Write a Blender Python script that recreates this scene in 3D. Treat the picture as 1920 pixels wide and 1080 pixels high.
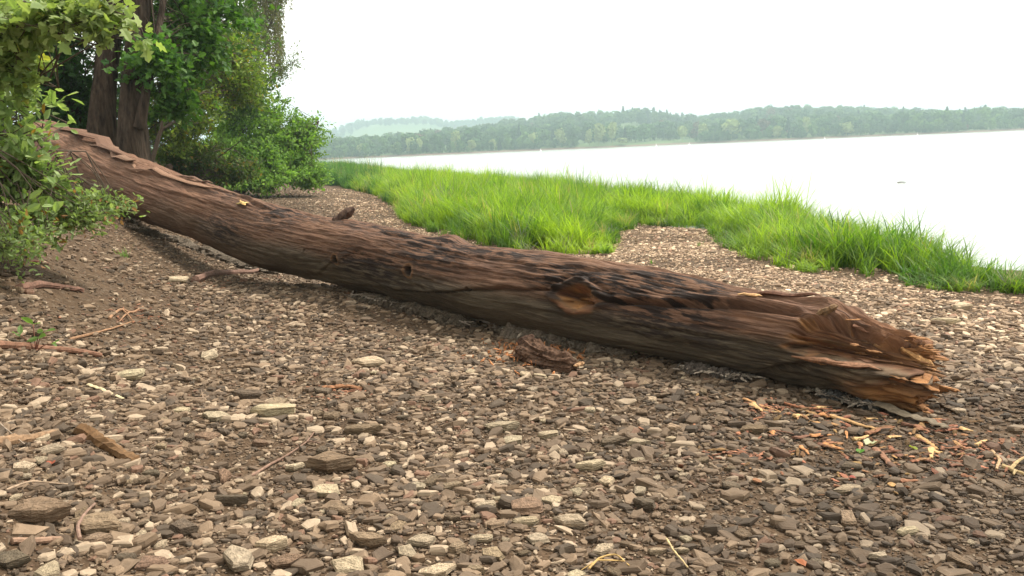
import bpy, math, random
import numpy as np
from mathutils import Matrix, Vector

# ---------------------------------------------------------------- scene, camera, light
scene = bpy.context.scene
for o in list(bpy.data.objects): bpy.data.objects.remove(o)
COL = scene.collection
F = 1600.0                                   # focal length in photograph pixels (1920 wide)
PITCH = math.atan(260/1600); ROLL = math.radians(2.42); EYE = 1.35
cd = bpy.data.cameras.new('camera'); cd.sensor_width = 36; cd.lens = 36*F/1920; cd.clip_start = .05; cd.clip_end = 9000
cam = bpy.data.objects.new('camera', cd); COL.objects.link(cam)
cam.matrix_world = Matrix.Translation((0, 0, EYE)) @ Matrix.Rotation(math.pi/2-PITCH, 4, 'X') @ Matrix.Rotation(-ROLL, 4, 'Z')
scene.camera = cam
SUN_EL, SUN_AZ = math.radians(56), math.radians(62)          # azimuth clockwise from +Y, over the lake
w = bpy.data.worlds.new('World'); scene.world = w; w.use_nodes = True
nt = w.node_tree; bg = nt.nodes['Background']
sky = nt.nodes.new('ShaderNodeTexSky'); sky.sky_type = 'NISHITA'; sky.sun_disc = False
sky.sun_elevation = SUN_EL; sky.sun_rotation = SUN_AZ; sky.air_density = 1.0; sky.dust_density = 2.0; sky.ozone_density = 1.0
hs = nt.nodes.new('ShaderNodeHueSaturation'); hs.inputs['Saturation'].default_value = .12     # thin white cloud cover
nt.links.new(sky.outputs[0], hs.inputs['Color'])
ov = nt.nodes.new('ShaderNodeMix'); ov.data_type = 'RGBA'; ov.inputs[0].default_value = .8; ov.inputs[7].default_value = (8.4, 7.9, 7.1, 1)    # even white overcast over the clear sky
nt.links.new(hs.outputs[0], ov.inputs[6]); nt.links.new(ov.outputs[2], bg.inputs[0])
bg.inputs[1].default_value = .15
sl = bpy.data.lights.new('sun', 'SUN'); sl.energy = 3.4; sl.angle = math.radians(11); sl.color = (1, .93, .82)
so = bpy.data.objects.new('sun', sl); COL.objects.link(so)
sdir = Vector((math.sin(SUN_AZ)*math.cos(SUN_EL), math.cos(SUN_AZ)*math.cos(SUN_EL), math.sin(SUN_EL)))
so.rotation_euler = sdir.to_track_quat('Z', 'Y').to_euler()
scene.view_settings.view_transform = 'Standard'; scene.view_settings.look = 'None'
scene.view_settings.exposure = 0.85; scene.view_settings.gamma = 1.0
scene.view_settings.use_curve_mapping = False
rng = np.random.default_rng(7)

# ---------------------------------------------------------------- maths helpers
_c, _s = math.cos(PITCH), math.sin(PITCH); _cr, _sr = math.cos(ROLL), math.sin(ROLL)
FW = np.array([0, _c, -_s]); UP0 = np.array([0, _s, _c]); R0 = np.array([1., 0, 0])
RT = R0*_cr-UP0*_sr; UPV = UP0*_cr+R0*_sr; CP = np.array([0, 0, EYE])
def ray(px, py): return FW+(px-960)/F*RT-(py-540)/F*UPV
def at(px, py, D): return CP+D*ray(px, py)
def project(P):
    d = P-CP; z = d@FW
    return np.stack([960+F*(d@RT)/z, 540-F*(d@UPV)/z, z], -1)
def hash3(ix, iy, iz):
    h = (ix.astype(np.int64)*73856093) ^ (iy.astype(np.int64)*19349663) ^ (iz.astype(np.int64)*83492791)
    h = (h ^ (h >> 13))*1274126177 & 0xFFFFFFFF
    h = (h ^ (h >> 15))*2246822519 & 0xFFFFFFFF
    return ((h ^ (h >> 14)) & 0xFFFF)/32767.5-1
def vnoise(x, y, z=0.):
    x, y, z = np.broadcast_arrays(np.asarray(x, float), np.asarray(y, float), np.asarray(z, float))
    ix, iy, iz = np.floor(x), np.floor(y), np.floor(z); fx, fy, fz = x-ix, y-iy, z-iz
    ix, iy, iz = ix.astype(np.int64), iy.astype(np.int64), iz.astype(np.int64)
    f = lambda t: t*t*t*(t*(6*t-15)+10)
    fx, fy, fz = f(fx), f(fy), f(fz); r = 0
    for a in (0, 1):
        for b in (0, 1):
            for c in (0, 1):
                r = r+hash3(ix+a, iy+b, iz+c)*(fx if a else 1-fx)*(fy if b else 1-fy)*(fz if c else 1-fz)
    return r
def fbm(x, y, z=0., o=4):
    r = 0; a = 1; x = np.asarray(x, float); y = np.asarray(y, float); z = np.asarray(z, float)
    for i in range(o):
        r = r+a*vnoise(x*2**i+17.3*i, y*2**i+5.1*i, z*2**i+9.7*i); a *= .5
    return r
def sstep(a, b, x):
    t = np.clip((np.asarray(x, float)-a)/(b-a), 0, 1); return t*t*(3-2*t)
def inpoly(x, y, poly):
    x = np.asarray(x); y = np.asarray(y); ins = np.zeros(x.shape, bool); n = len(poly)
    for i in range(n):
        x1, y1 = poly[i]; x2, y2 = poly[(i+1) % n]
        if y1 == y2: continue
        c = ((y1 > y) != (y2 > y)) & (x < (x2-x1)*(y-y1)/(y2-y1)+x1); ins ^= c
    return ins
WATER = -.33
def ground_h(x, y):
    x = np.asarray(x, float); y = np.asarray(y, float)
    u = .96*x+.28*y; wv = np.maximum(-u, 0); v = np.maximum(u, 0)
    z = -.04*np.minimum(v, 10)-.10*np.clip(v-10, 0, 30)+.07*np.minimum(wv, 6)+1.3*np.tanh(.22*wv*wv/1.3)
    z = z+.13*np.exp(-(((x+1.45)/1.1)**2+((y-8.1)/1.1)**2))
    z = z+.018*fbm(x*.7, y*.7, 3., 3)+.006*vnoise(x*4, y*4, 1.)
    return z
def gpt(px, py):                              # where a line of sight meets the ground
    d = ray(px, py); t = np.geomspace(.8, 90, 1500); P = CP+t[:, None]*d
    b = P[:, 2] < ground_h(P[:, 0], P[:, 1]); i = int(np.argmax(b)) if b.any() else len(t)-1
    p = P[i].copy(); p[2] = float(ground_h(p[0], p[1])); return p, t[i]

# ---------------------------------------------------------------- object helpers
def tag(o, label=None, cat=None, group=None, kind=None):
    if label: o['label'] = label
    if cat: o['category'] = cat
    if group: o['group'] = group
    if kind: o['kind'] = kind
    return o
def empty(name, loc):
    o = bpy.data.objects.new(name, None); COL.objects.link(o); o.location = [float(v) for v in loc]; o.empty_display_size = .1
    return o
def mesh_np(name, V, faces, smooth=False, uv=None, tint=None, tname='tint'):
    """faces: list of integer arrays (n,k)"""
    me = bpy.data.meshes.new(name); V = np.asarray(V, np.float32)
    me.vertices.add(len(V)); me.vertices.foreach_set('co', V.ravel())
    L = np.concatenate([np.asarray(f, np.int32).ravel() for f in faces])
    tot = np.concatenate([np.full(len(f), f.shape[1], np.int32) for f in map(np.asarray, faces)])
    me.loops.add(len(L)); me.loops.foreach_set('vertex_index', L)
    me.polygons.add(len(tot)); st = np.concatenate([[0], np.cumsum(tot)[:-1]]).astype(np.int32)
    me.polygons.foreach_set('loop_start', st)
    try: me.polygons.foreach_set('loop_total', tot)
    except Exception: pass
    me.polygons.foreach_set('use_smooth', np.full(len(tot), smooth))
    if uv is not None:
        ul = me.uv_layers.new(name='UVMap'); ul.data.foreach_set('uv', np.asarray(uv, np.float32)[L].ravel())
    if tint is not None:
        a = me.attributes.new(tname, 'FLOAT_COLOR', 'POINT'); c = np.ones((len(V), 4), np.float32); tint = np.asarray(tint); c[:, :tint.shape[1]] = tint
        a.data.foreach_set('color', c.ravel())
    me.update(calc_edges=True); me.validate(); return me
def link(name, me, mat=None, parent=None, loc=None):
    o = bpy.data.objects.new(name, me); COL.objects.link(o)
    if mat is not None and not me.materials: me.materials.append(mat)
    if parent is not None:
        o.parent = parent; o.matrix_parent_inverse = Matrix.Translation(-Vector(parent.location))
    if loc is not None: o.location = [float(v) for v in loc]
    return o
class MB:
    def __init__(s): s.V = []; s.F3 = []; s.F4 = []; s.T = []; s.n = 0
    def add(s, V, F3=None, F4=None, T=None):
        V = np.asarray(V, float); s.V.append(V)
        if F3 is not None and len(F3): s.F3.append(np.asarray(F3)+s.n)
        if F4 is not None and len(F4): s.F4.append(np.asarray(F4)+s.n)
        s.T.append(np.ones((len(V), 3)) if T is None else np.broadcast_to(np.asarray(T, float), (len(V), 3))); s.n += len(V)
    def mesh(s, name, smooth=False, origin=None):
        V = np.concatenate(s.V)
        if origin is not None: V = V-np.asarray(origin)
        f = []
        if s.F3: f.append(np.concatenate(s.F3))
        if s.F4: f.append(np.concatenate(s.F4))
        return mesh_np(name, V, f, smooth, None, np.concatenate(s.T))
def frames(P):
    P = np.asarray(P, float); T = np.gradient(P, axis=0); T /= np.linalg.norm(T, axis=1)[:, None]+1e-9
    ref = np.array([0, 0, 1.]) if abs(T[:, 2]).mean() < .8 else np.array([1., 0, 0])
    A = np.cross(T, ref); A /= np.linalg.norm(A, axis=1)[:, None]+1e-9
    B = np.cross(A, T); return T, A, B
def tube(mb, P, R, n=6, T=None, jit=0., seed=0, flat=1., cap=True):
    P = np.asarray(P, float); R = np.broadcast_to(np.asarray(R, float), (len(P),)); t, A, B = frames(P)
    th = np.arange(n)/n*2*math.pi; rr = R[:, None]*np.ones(n)
    if jit:
        rg = np.random.default_rng(seed); rr = rr*(1+jit*rg.uniform(-1, 1, rr.shape))
    V = P[:, None, :]+rr[..., None]*(np.cos(th)[None, :, None]*A[:, None, :]+flat*np.sin(th)[None, :, None]*B[:, None, :])
    m = len(P); i = np.arange(m-1)[:, None]*n; j = np.arange(n)[None, :]; k = (j+1) % n
    Q = np.stack([i+j, i+k, i+n+k, i+n+j], -1).reshape(-1, 4); V = V.reshape(-1, 3); F3 = []
    if cap:
        V = np.vstack([V, P[0]-t[0]*R[0]*.3, P[-1]+t[-1]*R[-1]*.3])
        F3 = [(m*n, (a+1) % n, a) for a in range(n)]+[(m*n+1, (m-1)*n+a, (m-1)*n+(a+1) % n) for a in range(n)]
    mb.add(V, np.array(F3) if len(F3) else None, Q, T)
def curve(pts, n):
    pts = np.asarray(pts, float); d = np.concatenate([[0], np.cumsum(np.linalg.norm(np.diff(pts, axis=0), axis=1))]); d /= d[-1]
    t = np.linspace(0, 1, n); P = np.stack([np.interp(t, d, pts[:, k]) for k in range(3)], -1)
    for _ in range(max(1, n//6)):
        Q = P.copy(); Q[1:-1] = (P[:-2]+2*P[1:-1]+P[2:])/4; P = Q
    return P

# ---------------------------------------------------------------- materials
def mat(name):
    m = bpy.data.materials.new(name); m.use_nodes = True; n = m.node_tree; return m, n, n.nodes['Principled BSDF']
def N(n, t, **k):
    x = n.nodes.new(t)
    for a, b in k.items(): setattr(x, a, b)
    return x
def noise(n, vec, scale, detail=4, rough=.55):
    x = N(n, 'ShaderNodeTexNoise'); x.inputs['Scale'].default_value = scale; x.inputs['Detail'].default_value = detail; x.inputs['Roughness'].default_value = rough
    if vec is not None: n.links.new(vec, x.inputs['Vector'])
    return x.outputs['Fac']
def ramp(n, fac, stops):
    r = N(n, 'ShaderNodeValToRGB'); n.links.new(fac, r.inputs[0]); e = r.color_ramp.elements
    while len(e) < len(stops): e.new(.5)
    for q, (p, c) in zip(e, stops): q.position = p; q.color = (*(c if hasattr(c, '__len__') else (c,)*3), 1)
    return r.outputs[0]
def mix(n, fac, a, b, mode='MIX'):
    m = N(n, 'ShaderNodeMix', data_type='RGBA', blend_type=mode)
    for v, i in ((fac, 0), (a, 6), (b, 7)):
        if hasattr(v, 'is_linked'): n.links.new(v, m.inputs[i])
        else: m.inputs[i].default_value = v if i == 0 else (*v, 1)
    return m.outputs[2]
def math_(n, op, a, b=0.):
    m = N(n, 'ShaderNodeMath', operation=op)
    for v, i in ((a, 0), (b, 1)):
        if hasattr(v, 'is_linked'): n.links.new(v, m.inputs[i])
        else: m.inputs[i].default_value = v
    return m.outputs[0]
def bump(n, p, h, strength=.5, dist=.01):
    b = N(n, 'ShaderNodeBump'); b.inputs['Strength'].default_value = strength; b.inputs['Distance'].default_value = dist
    n.links.new(h, b.inputs['Height']); n.links.new(b.outputs[0], p.inputs['Normal'])
def objco(n): return N(n, 'ShaderNodeTexCoord').outputs['Object']
def mapping(n, vec, sc):
    m = N(n, 'ShaderNodeMapping'); m.inputs['Scale'].default_value = sc; n.links.new(vec, m.inputs[0]); return m.outputs[0]
def attr(n, name, typ='GEOMETRY'):
    a = N(n, 'ShaderNodeAttribute', attribute_name=name, attribute_type=typ); return a
def tint_mat(name, typ='GEOMETRY', rough=.9, var=.35, nscale=40., bstr=.4, bdist=.004, spec=.2, stretch=None):
    m, n, p = mat(name)
    if typ == 'OBJECT': c = N(n, 'ShaderNodeObjectInfo').outputs['Color']
    else: c = attr(n, 'tint', typ).outputs['Color']
    v = objco(n)
    if stretch: v = mapping(n, v, stretch)
    f = noise(n, v, nscale, 5, .6)
    d = ramp(n, f, [(.25, 1-var), (.75, 1+var*.6)])
    n.links.new(mix(n, 1., c, d, 'MULTIPLY'), p.inputs['Base Color']); p.inputs['Roughness'].default_value = rough
    p.inputs['Specular IOR Level'].default_value = spec; bump(n, p, f, bstr, bdist); return m
def leaf_mat(name, trans=.45, rough=.55):
    m, n, p = mat(name); c = attr(n, 'tint').outputs['Color']
    n.links.new(c, p.inputs['Base Color']); p.inputs['Roughness'].default_value = rough; p.inputs['Specular IOR Level'].default_value = .3
    t = N(n, 'ShaderNodeBsdfTranslucent'); g = mix(n, 1., c, (1.25, 1.35, .6), 'MULTIPLY'); n.links.new(g, t.inputs['Color'])
    s = N(n, 'ShaderNodeMixShader'); s.inputs[0].default_value = trans
    n.links.new(p.outputs[0], s.inputs[1]); n.links.new(t.outputs[0], s.inputs[2]); n.links.new(s.outputs[0], n.nodes['Material Output'].inputs[0])
    return m
M_LEAF = leaf_mat('leaf'); 
M_STONE = tint_mat('slate_stone', 'OBJECT', .82, .5, 5., .8, .05, .3)
M_GRAVEL = tint_mat('gravel', 'INSTANCER', .85, .3, 1.6, .3, .02, .3)
M_BARK = tint_mat('bark', 'GEOMETRY', .95, .85, 6., 1., .10, .1, (2.6, 2.6, .40))
M_STICK = tint_mat('dead_wood', 'GEOMETRY', .85, .5, 45., .6, .004, .2)
M_TWIG = tint_mat('twig', 'GEOMETRY', .85, .3, 30., .3, .002, .2)
M_CRUMB = tint_mat('crumbled_bark', 'GEOMETRY', .95, .8, 55., 1., .012, .1)
# ground
M_GROUND, n, p = mat('shore_soil'); v = objco(n)
f1 = noise(n, v, .7, 5); f2 = noise(n, v, 14, 6, .65)
vo = N(n, 'ShaderNodeTexVoronoi'); vo.inputs['Scale'].default_value = 60; n.links.new(v, vo.inputs['Vector'])
vf = N(n, 'ShaderNodeTexVoronoi'); vf.inputs['Scale'].default_value = 38; n.links.new(v, vf.inputs['Vector'])
c = mix(n, f1, (.062, .038, .022), (.112, .072, .042))
c = mix(n, 1., c, ramp(n, f2, [(.3, .55), (.7, 1.25)]), 'MULTIPLY')
c = mix(n, ramp(n, vf.outputs['Color'], [(.72, 0.), (.8, .4)]), c, (.17, .135, .098))
n.links.new(c, p.inputs['Base Color']); p.inputs['Roughness'].default_value = .93; p.inputs['Specular IOR Level'].default_value = .2
h = math_(n, 'ADD', math_(n, 'MULTIPLY', vo.outputs['Distance'], -1.), math_(n, 'MULTIPLY', f2, 1.2)); bump(n, p, h, .8, .012)
# lake
M_WATER, n, p = mat('lake_water'); v = objco(n)
p.inputs['Base Color'].default_value = (.34, .36, .34, 1); p.inputs['Roughness'].default_value = .16; p.inputs['IOR'].default_value = 1.6; p.inputs['Specular IOR Level'].default_value = .5
wv = noise(n, mapping(n, v, (1, 2.2, 1)), 1.6, 4, .6); bump(n, p, wv, .25, .10)
# hills
M_HILL, n, p = mat('meadow_hill'); v = objco(n)
f1 = noise(n, v, .012, 4); sp = N(n, 'ShaderNodeSeparateXYZ'); n.links.new(v, sp.inputs[0])
c = mix(n, f1, (.05, .10, .025), (.10, .165, .04))
c = mix(n, ramp(n, math_(n, 'MULTIPLY', sp.outputs['Z'], .25), [(.12, 1.), (.3, 0.)]), c, (.14, .09, .06))
n.links.new(c, p.inputs['Base Color']); p.inputs['Roughness'].default_value = .95
# log wood
M_LOG, n, p = mat('weathered_log_wood')
uv = N(n, 'ShaderNodeUVMap').outputs[0]; k = attr(n, 'mask'); sx = N(n, 'ShaderNodeSeparateColor'); n.links.new(k.outputs['Color'], sx.inputs[0])
fresh, stain, grey = sx.outputs[0], sx.outputs[1], sx.outputs[2]
fib = noise(n, mapping(n, uv, (6, 75, 1)), 1., 6, .65); fine = noise(n, mapping(n, uv, (22, 300, 1)), 1., 4, .6)
big = noise(n, mapping(n, uv, (1.6, 4.5, 1)), 1., 4); streak = noise(n, mapping(n, uv, (5.2, 26, 1)), 1., 4, .62)
top = mix(n, fib, (.080, .036, .022), (.34, .185, .115)); low = mix(n, fib, (.068, .054, .036), (.175, .140, .094))
c = mix(n, grey, top, low)
fin2 = noise(n, mapping(n, uv, (9, 120, 1)), 1., 7, .72); c = mix(n, 1., c, ramp(n, fin2, [(.28, .45), (.5, .95), (.72, 1.6)]), 'MULTIPLY')
c = mix(n, math_(n, 'MULTIPLY', ramp(n, big, [(.4, 0.), (.65, .4)]), math_(n, 'SUBTRACT', 1., grey)), c, (.21, .11, .058))
st = math_(n, 'MULTIPLY', ramp(n, streak, [(.42, 0.), (.52, 1.)]), stain)
c = mix(n, st, c, (.026, .017, .014))
c = mix(n, math_(n, 'MULTIPLY', ramp(n, streak, [(.36, .55), (.5, 0.)]), .8), c, (.05, .035, .026))
fr = mix(n, fib, (.085, .032, .015), (.44, .20, .08)); fr = mix(n, ramp(n, streak, [(.42, 0.), (.6, .85)]), fr, (.085, .038, .022))
fb = mix(n, fib, (.20, .075, .025), (.62, .32, .115)); fb = mix(n, ramp(n, streak, [(.40, 0.), (.6, .7)]), fb, (.20, .085, .03)); fr = mix(n, grey, fr, fb)
c = mix(n, fresh, c, fr); c = mix(n, math_(n, 'SUBTRACT', 1., k.outputs['Alpha']), c, (.022, .014, .010))       # dark bark ring at the knot; rotten holes with recess shade painted in
n.links.new(c, p.inputs['Base Color']); p.inputs['Roughness'].default_value = .78; p.inputs['Specular IOR Level'].default_value = .25
h = math_(n, 'ADD', math_(n, 'MULTIPLY', fib, .8), math_(n, 'ADD', math_(n, 'MULTIPLY', fine, .3), math_(n, 'MULTIPLY', streak, .9))); bump(n, p, math_(n, 'ADD', h, math_(n, 'MULTIPLY', fin2, .7)), .85, .016)

# ---------------------------------------------------------------- the setting: ground, lake, far hills
def axis(lo, hi, c0, c1, fine, grow=1.16):
    a = list(np.arange(c0, c1, fine)); s = fine
    while a[-1] < hi: s *= grow; a.append(a[-1]+s)
    s = fine; b = [a[0]]
    while b[-1] > lo: s *= grow; b.append(b[-1]-s)
    return np.array(b[:0:-1]+a)
gx = axis(-260, 260, -9, 8, .07); gy = axis(-120, 420, 1.2, 15, .07)
X, Y = np.meshgrid(gx, gy, indexing='ij'); Z = ground_h(X, Y)
def grid_faces(a, b):
    i = np.arange(a-1)[:, None]*b; j = np.arange(b-1)[None, :]; q = i+j
    return np.stack([q, q+b, q+b+1, q+1], -1).reshape(-1, 4)
tag(link('shore_ground', mesh_np('shore_ground', np.stack([X, Y, Z], -1).reshape(-1, 3), [grid_faces(len(gx), len(gy))], True), M_GROUND), kind='structure')
V = np.array([(-3600, -300, WATER), (3600, -300, WATER), (3600, 3600, WATER), (-3600, 3600, WATER)])
tag(link('lake', mesh_np('lake', V, [np.array([[0, 1, 2, 3]])]), M_WATER), kind='structure')
sx_ = [-1200, 300, 620, 700, 800, 900, 960, 1000, 1050, 1130, 1200, 1250, 1290, 1380, 1430, 1510, 1600, 1720, 1790, 1840, 1920, 2200, 3400]
sf_ = [34, 34, 29, 31, 35, 46, 53, 55, 60, 60, 63, 57, 48, 48, 54, 54, 49, 44, 33, 39, 36, 40, 38]
fx_ = [-1200, 500, 600, 640, 672, 690, 740, 820, 850, 880, 920, 975, 1000, 1100, 3400]
ff_ = [40, 42, 46, 50, 60, 64, 67, 65, 57, 54, 60, 60, 50, 36, 36]
def shore_y(t): return 610+25*np.sin(t*9)+12*np.sin(t*31+1)
def hill_h(t, y):
    q = 960+F*t; s0 = shore_y(t)
    Hf = np.interp(q, sx_, sf_)/F*(s0+330)-12; Hr = np.interp(q, fx_, ff_)/F*1850-12
    a = (y-s0); h = Hf*(.12*sstep(0, 40, a)+.88*sstep(20, 330, a))
    h = h*(1-.45*sstep(360, 700, a)); h2 = Hr*sstep(1300, 1850, y)*(1-.3*sstep(1900, 2500, y))
    return np.maximum(h, h2)+WATER-.6+1.6*sstep(-2, 9, a)+1.5*fbm(t*y*.01, y*.01, 2.)*sstep(10, 80, a)
tt = np.linspace(-1.15, 1.45, 300); yy = np.concatenate([np.linspace(560, 1000, 80), np.linspace(1020, 2700, 60)])
T_, Y_ = np.meshgrid(tt, yy, indexing='ij'); Hh = hill_h(T_, Y_)
tag(link('far_hill', mesh_np('far_hill', np.stack([T_*Y_, Y_, Hh], -1).reshape(-1, 3), [grid_faces(len(tt), len(yy))], True), M_HILL), kind='structure')

# ---------------------------------------------------------------- scatter by geometry nodes (for what nobody could count)
def scatter(name, P, rot, scl, idx, tint, protos):
    me = bpy.data.meshes.new(name); me.vertices.add(len(P)); me.vertices.foreach_set('co', np.asarray(P, np.float32).ravel())
    for an, ar in (('rot', rot), ('scl', scl)):
        a = me.attributes.new(an, 'FLOAT_VECTOR', 'POINT'); a.data.foreach_set('vector', np.asarray(ar, np.float32).ravel())
    a = me.attributes.new('idx', 'INT', 'POINT'); a.data.foreach_set('value', np.asarray(idx, np.int32))
    a = me.attributes.new('tint', 'FLOAT_COLOR', 'POINT'); c = np.ones((len(P), 4), np.float32); c[:, :3] = tint; a.data.foreach_set('color', c.ravel())
    o = bpy.data.objects.new(name, me); COL.objects.link(o)
    pc = bpy.data.collections.new(name+'_kinds')
    for i, m in enumerate(protos): pc.objects.link(bpy.data.objects.new('%s_kind.%03d' % (name, i), m))
    g = bpy.data.node_groups.new(name+'_scatter', 'GeometryNodeTree')
    g.interface.new_socket('Geometry', in_out='INPUT', socket_type='NodeSocketGeometry'); g.interface.new_socket('Geometry', in_out='OUTPUT', socket_type='NodeSocketGeometry')
    gi = g.nodes.new('NodeGroupInput'); go = g.nodes.new('NodeGroupOutput'); ip = g.nodes.new('GeometryNodeInstanceOnPoints')
    ci = g.nodes.new('GeometryNodeCollectionInfo'); ci.inputs[0].default_value = pc; ci.inputs[1].default_value = True; ci.inputs[2].default_value = True
    ip.inputs['Pick Instance'].default_value = True
    def na(nm, ty):
        x = g.nodes.new('GeometryNodeInputNamedAttribute'); x.data_type = ty; x.inputs[0].default_value = nm
        return [s for s in x.outputs if s.enabled and s.name == 'Attribute'][0]
    L = g.links
    L.new(gi.outputs[0], ip.inputs['Points']); L.new(ci.outputs[0], ip.inputs['Instance']); L.new(na('idx', 'INT'), ip.inputs['Instance Index'])
    L.new(na('rot', 'FLOAT_VECTOR'), ip.inputs['Rotation']); L.new(na('scl', 'FLOAT_VECTOR'), ip.inputs['Scale']); L.new(ip.outputs[0], go.inputs[0])
    md = o.modifiers.new('scatter', 'NODES'); md.node_group = g
    return o

# ---------------------------------------------------------------- far forest
def blob_tree(seed, conifer=False, lobes=9):
    rg = np.random.default_rng(seed); mb = MB()
    n = 260; Pts = []; Nn = []
    for l in range(lobes):
        if conifer: z = l/lobes; c = np.array([0, 0, .12+.82*z]); r = .20*(1-z)+.03; rz = .10
        else:
            a = rg.uniform(0, 6.28); rr = rg.uniform(.0, .26); z = rg.uniform(.28, .80); c = np.array([math.cos(a)*rr*(1.25-z), math.sin(a)*rr*(1.25-z), z]); r = rg.uniform(.13, .22); rz = r*.9
        d = rg.normal(size=(n//lobes*2, 3)); d /= np.linalg.norm(d, axis=1)[:, None]
        Pts.append(c+d*np.array([r, r, rz])*rg.uniform(.75, 1.08, (len(d), 1))); Nn.append(d)
    P = np.concatenate(Pts); D = np.concatenate(Nn)+rg.normal(scale=.45, size=P.shape); D /= np.linalg.norm(D, axis=1)[:, None]
    A = np.cross(D, rg.normal(size=P.shape)); A /= np.linalg.norm(A, axis=1)[:, None]; B = np.cross(D, A); s = rg.uniform(.035, .07, (len(P), 1))
    V = np.stack([P-A*s, P+B*s*.8, P+A*s, P-B*s*.8], 1).reshape(-1, 3); q = np.arange(len(P)*4).reshape(-1, 4)
    mb.add(V, None, q)
    tube(mb, [(0, 0, -.05), (0, 0, .45)], [.022, .012], 5)
    return mb.mesh('far_tree_crown')
M_FAR, n, p = mat('far_foliage'); c = attr(n, 'tint', 'INSTANCER').outputs['Color']
ob = N(n, 'ShaderNodeTexCoord').outputs['Object']; f = noise(n, ob, 7, 2)
n.links.new(mix(n, 1., c, ramp(n, f, [(.3, .6), (.7, 1.35)]), 'MULTIPLY'), p.inputs['Base Color']); p.inputs['Roughness'].default_value = .9; p.inputs['Specular IOR Level'].default_value = .05
FT = [blob_tree(100+i) for i in range(7)]+[blob_tree(200+i, True, 12) for i in range(3)]
for m in FT: m.materials.append(M_FAR)
def forest_pts(y0, y1, cnt, shore=False):
    t = rng.uniform(-1.1, 1.4, cnt); y = y0+(y1-y0)*rng.uniform(0, 1, cnt)**.85
    if shore: y = shore_y(t)+y
    return t, y
t1, y1 = forest_pts(10, 460, 9500, True); t2, y2 = forest_pts(1560, 2000, 6500)
t3 = rng.uniform(-1.1, 1.4, 1500); y3 = shore_y(t3)+rng.uniform(7, 22, 1500)
t = np.concatenate([t1, t2, t3]); y = np.concatenate([y1, y2, y3]); q = 960+F*t
keep = np.ones(len(t), bool)
isfar = np.arange(len(t)); far = (isfar >= len(t1)) & (isfar < len(t1)+len(t2))
keep &= ~(far & (y < 1700) & (vnoise(t*9, y*.006, 4.) > -.25))                       # meadows on the far slope
a = y-shore_y(t); keep &= ~((~far) & (a > 90) & (a < 330) & (vnoise(t*14, a*.012, 9.) > .42))     # clearings
keep &= ~((~far) & (a < 22) & (q > 1090) & (q < 1310))                                # grassy strip on the far bank
t, y, q, far, a = t[keep], y[keep], q[keep], far[keep], a[keep]
con = (rng.uniform(size=len(t)) < .025) | ((q > 1170) & (q < 1290) & (a > 230) & (rng.uniform(size=len(t)) < .4))
hgt = rng.uniform(9, 16, len(t)); hgt[con] *= 1.12; small = (~far) & (a < 22); hgt[small] = rng.uniform(3, 10, small.sum())
idx = np.where(con, rng.integers(7, 10, len(t)), rng.integers(0, 7, len(t)))
g = rng.uniform(0, 1, len(t))[:, None]; tn = (1-g)*np.array([.045, .10, .035])+g*np.array([.11, .19, .05])
tn *= (1+.35*vnoise(t*25, y*.02, 6.))[:, None]; tn[con] = np.array([.035, .07, .035])
br = rng.uniform(size=len(t)) < .012; tn[br] = (.13, .10, .06)
wd = hgt*rng.uniform(.85, 1.35, len(t)); wd[con] = hgt[con]*.8
P = np.stack([t*y, y, hill_h(t, y)-.4], -1); rot = np.zeros((len(t), 3)); rot[:, 2] = rng.uniform(0, 6.28, len(t))
fo = scatter('far_forest', P, rot, np.stack([wd, wd, hgt], -1), idx, tn, FT)
tag(fo, 'hazy green forest covering the hills across the lake', 'forest', kind='stuff')
# pale trees one can tell apart along the far bank
pale = [(868, 268, 22, 40), (782, 280, 20, 32), (799, 278, 15, 30), (760, 281, 16, 26), (897, 282, 22, 22), (935, 280, 18, 22), (1132, 256, 26, 44), (1157, 252, 22, 46),
        (1174, 270, 28, 14), (1114, 262, 16, 32), (693, 279, 18, 24), (1377, 248, 38, 42), (1516, 238, 18, 38), (1463, 248, 22, 24), (1590, 244, 26, 26), (1287, 254, 24, 32), (1325, 250, 22, 34), (1010, 268, 20, 30), (1060, 262, 22, 36)]
M_FARP = tint_mat('pale_far_foliage', 'OBJECT', .9, .3, 7., .1, .01, .05)
PT = [blob_tree(300+i, False, 11) for i in range(4)]
for m in PT: m.materials.append(M_FARP)
M_FARW = tint_mat('far_trunk', 'GEOMETRY')
for i, (qx, qy, wp, hp) in enumerate(pale):
    t = (qx-960)/F; y = shore_y(t)+rng.uniform(9, 16); h = hp/F*y; wq = wp/F*y*1.5; z = float(hill_h(np.array(t), np.array(y)))
    r = empty('far_tree', (t*y, y, z)); o = link('crown', PT[i % 4]); o.parent = r; o.scale = (wq, wq, h); o.rotation_euler.z = float(rng.uniform(0, 6)); o.color = (*(np.array([.27, .34, .12])*rng.uniform(.8, 1.15)), 1)
    mb = MB(); tube(mb, [(0, 0, -.5), (0, 0, h*.5)], [.25, .12], 6, (.12, .10, .08)); tk = link('trunk', mb.mesh('far_trunk'), M_FARW); tk.parent = r
    tag(r, 'pale light green tree standing out before the darker forest on the far bank' if hp > 15 else 'low rounded pale bush on the grassy far bank', 'tree' if hp > 15 else 'bush', 'pale trees along the far bank')
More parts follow.
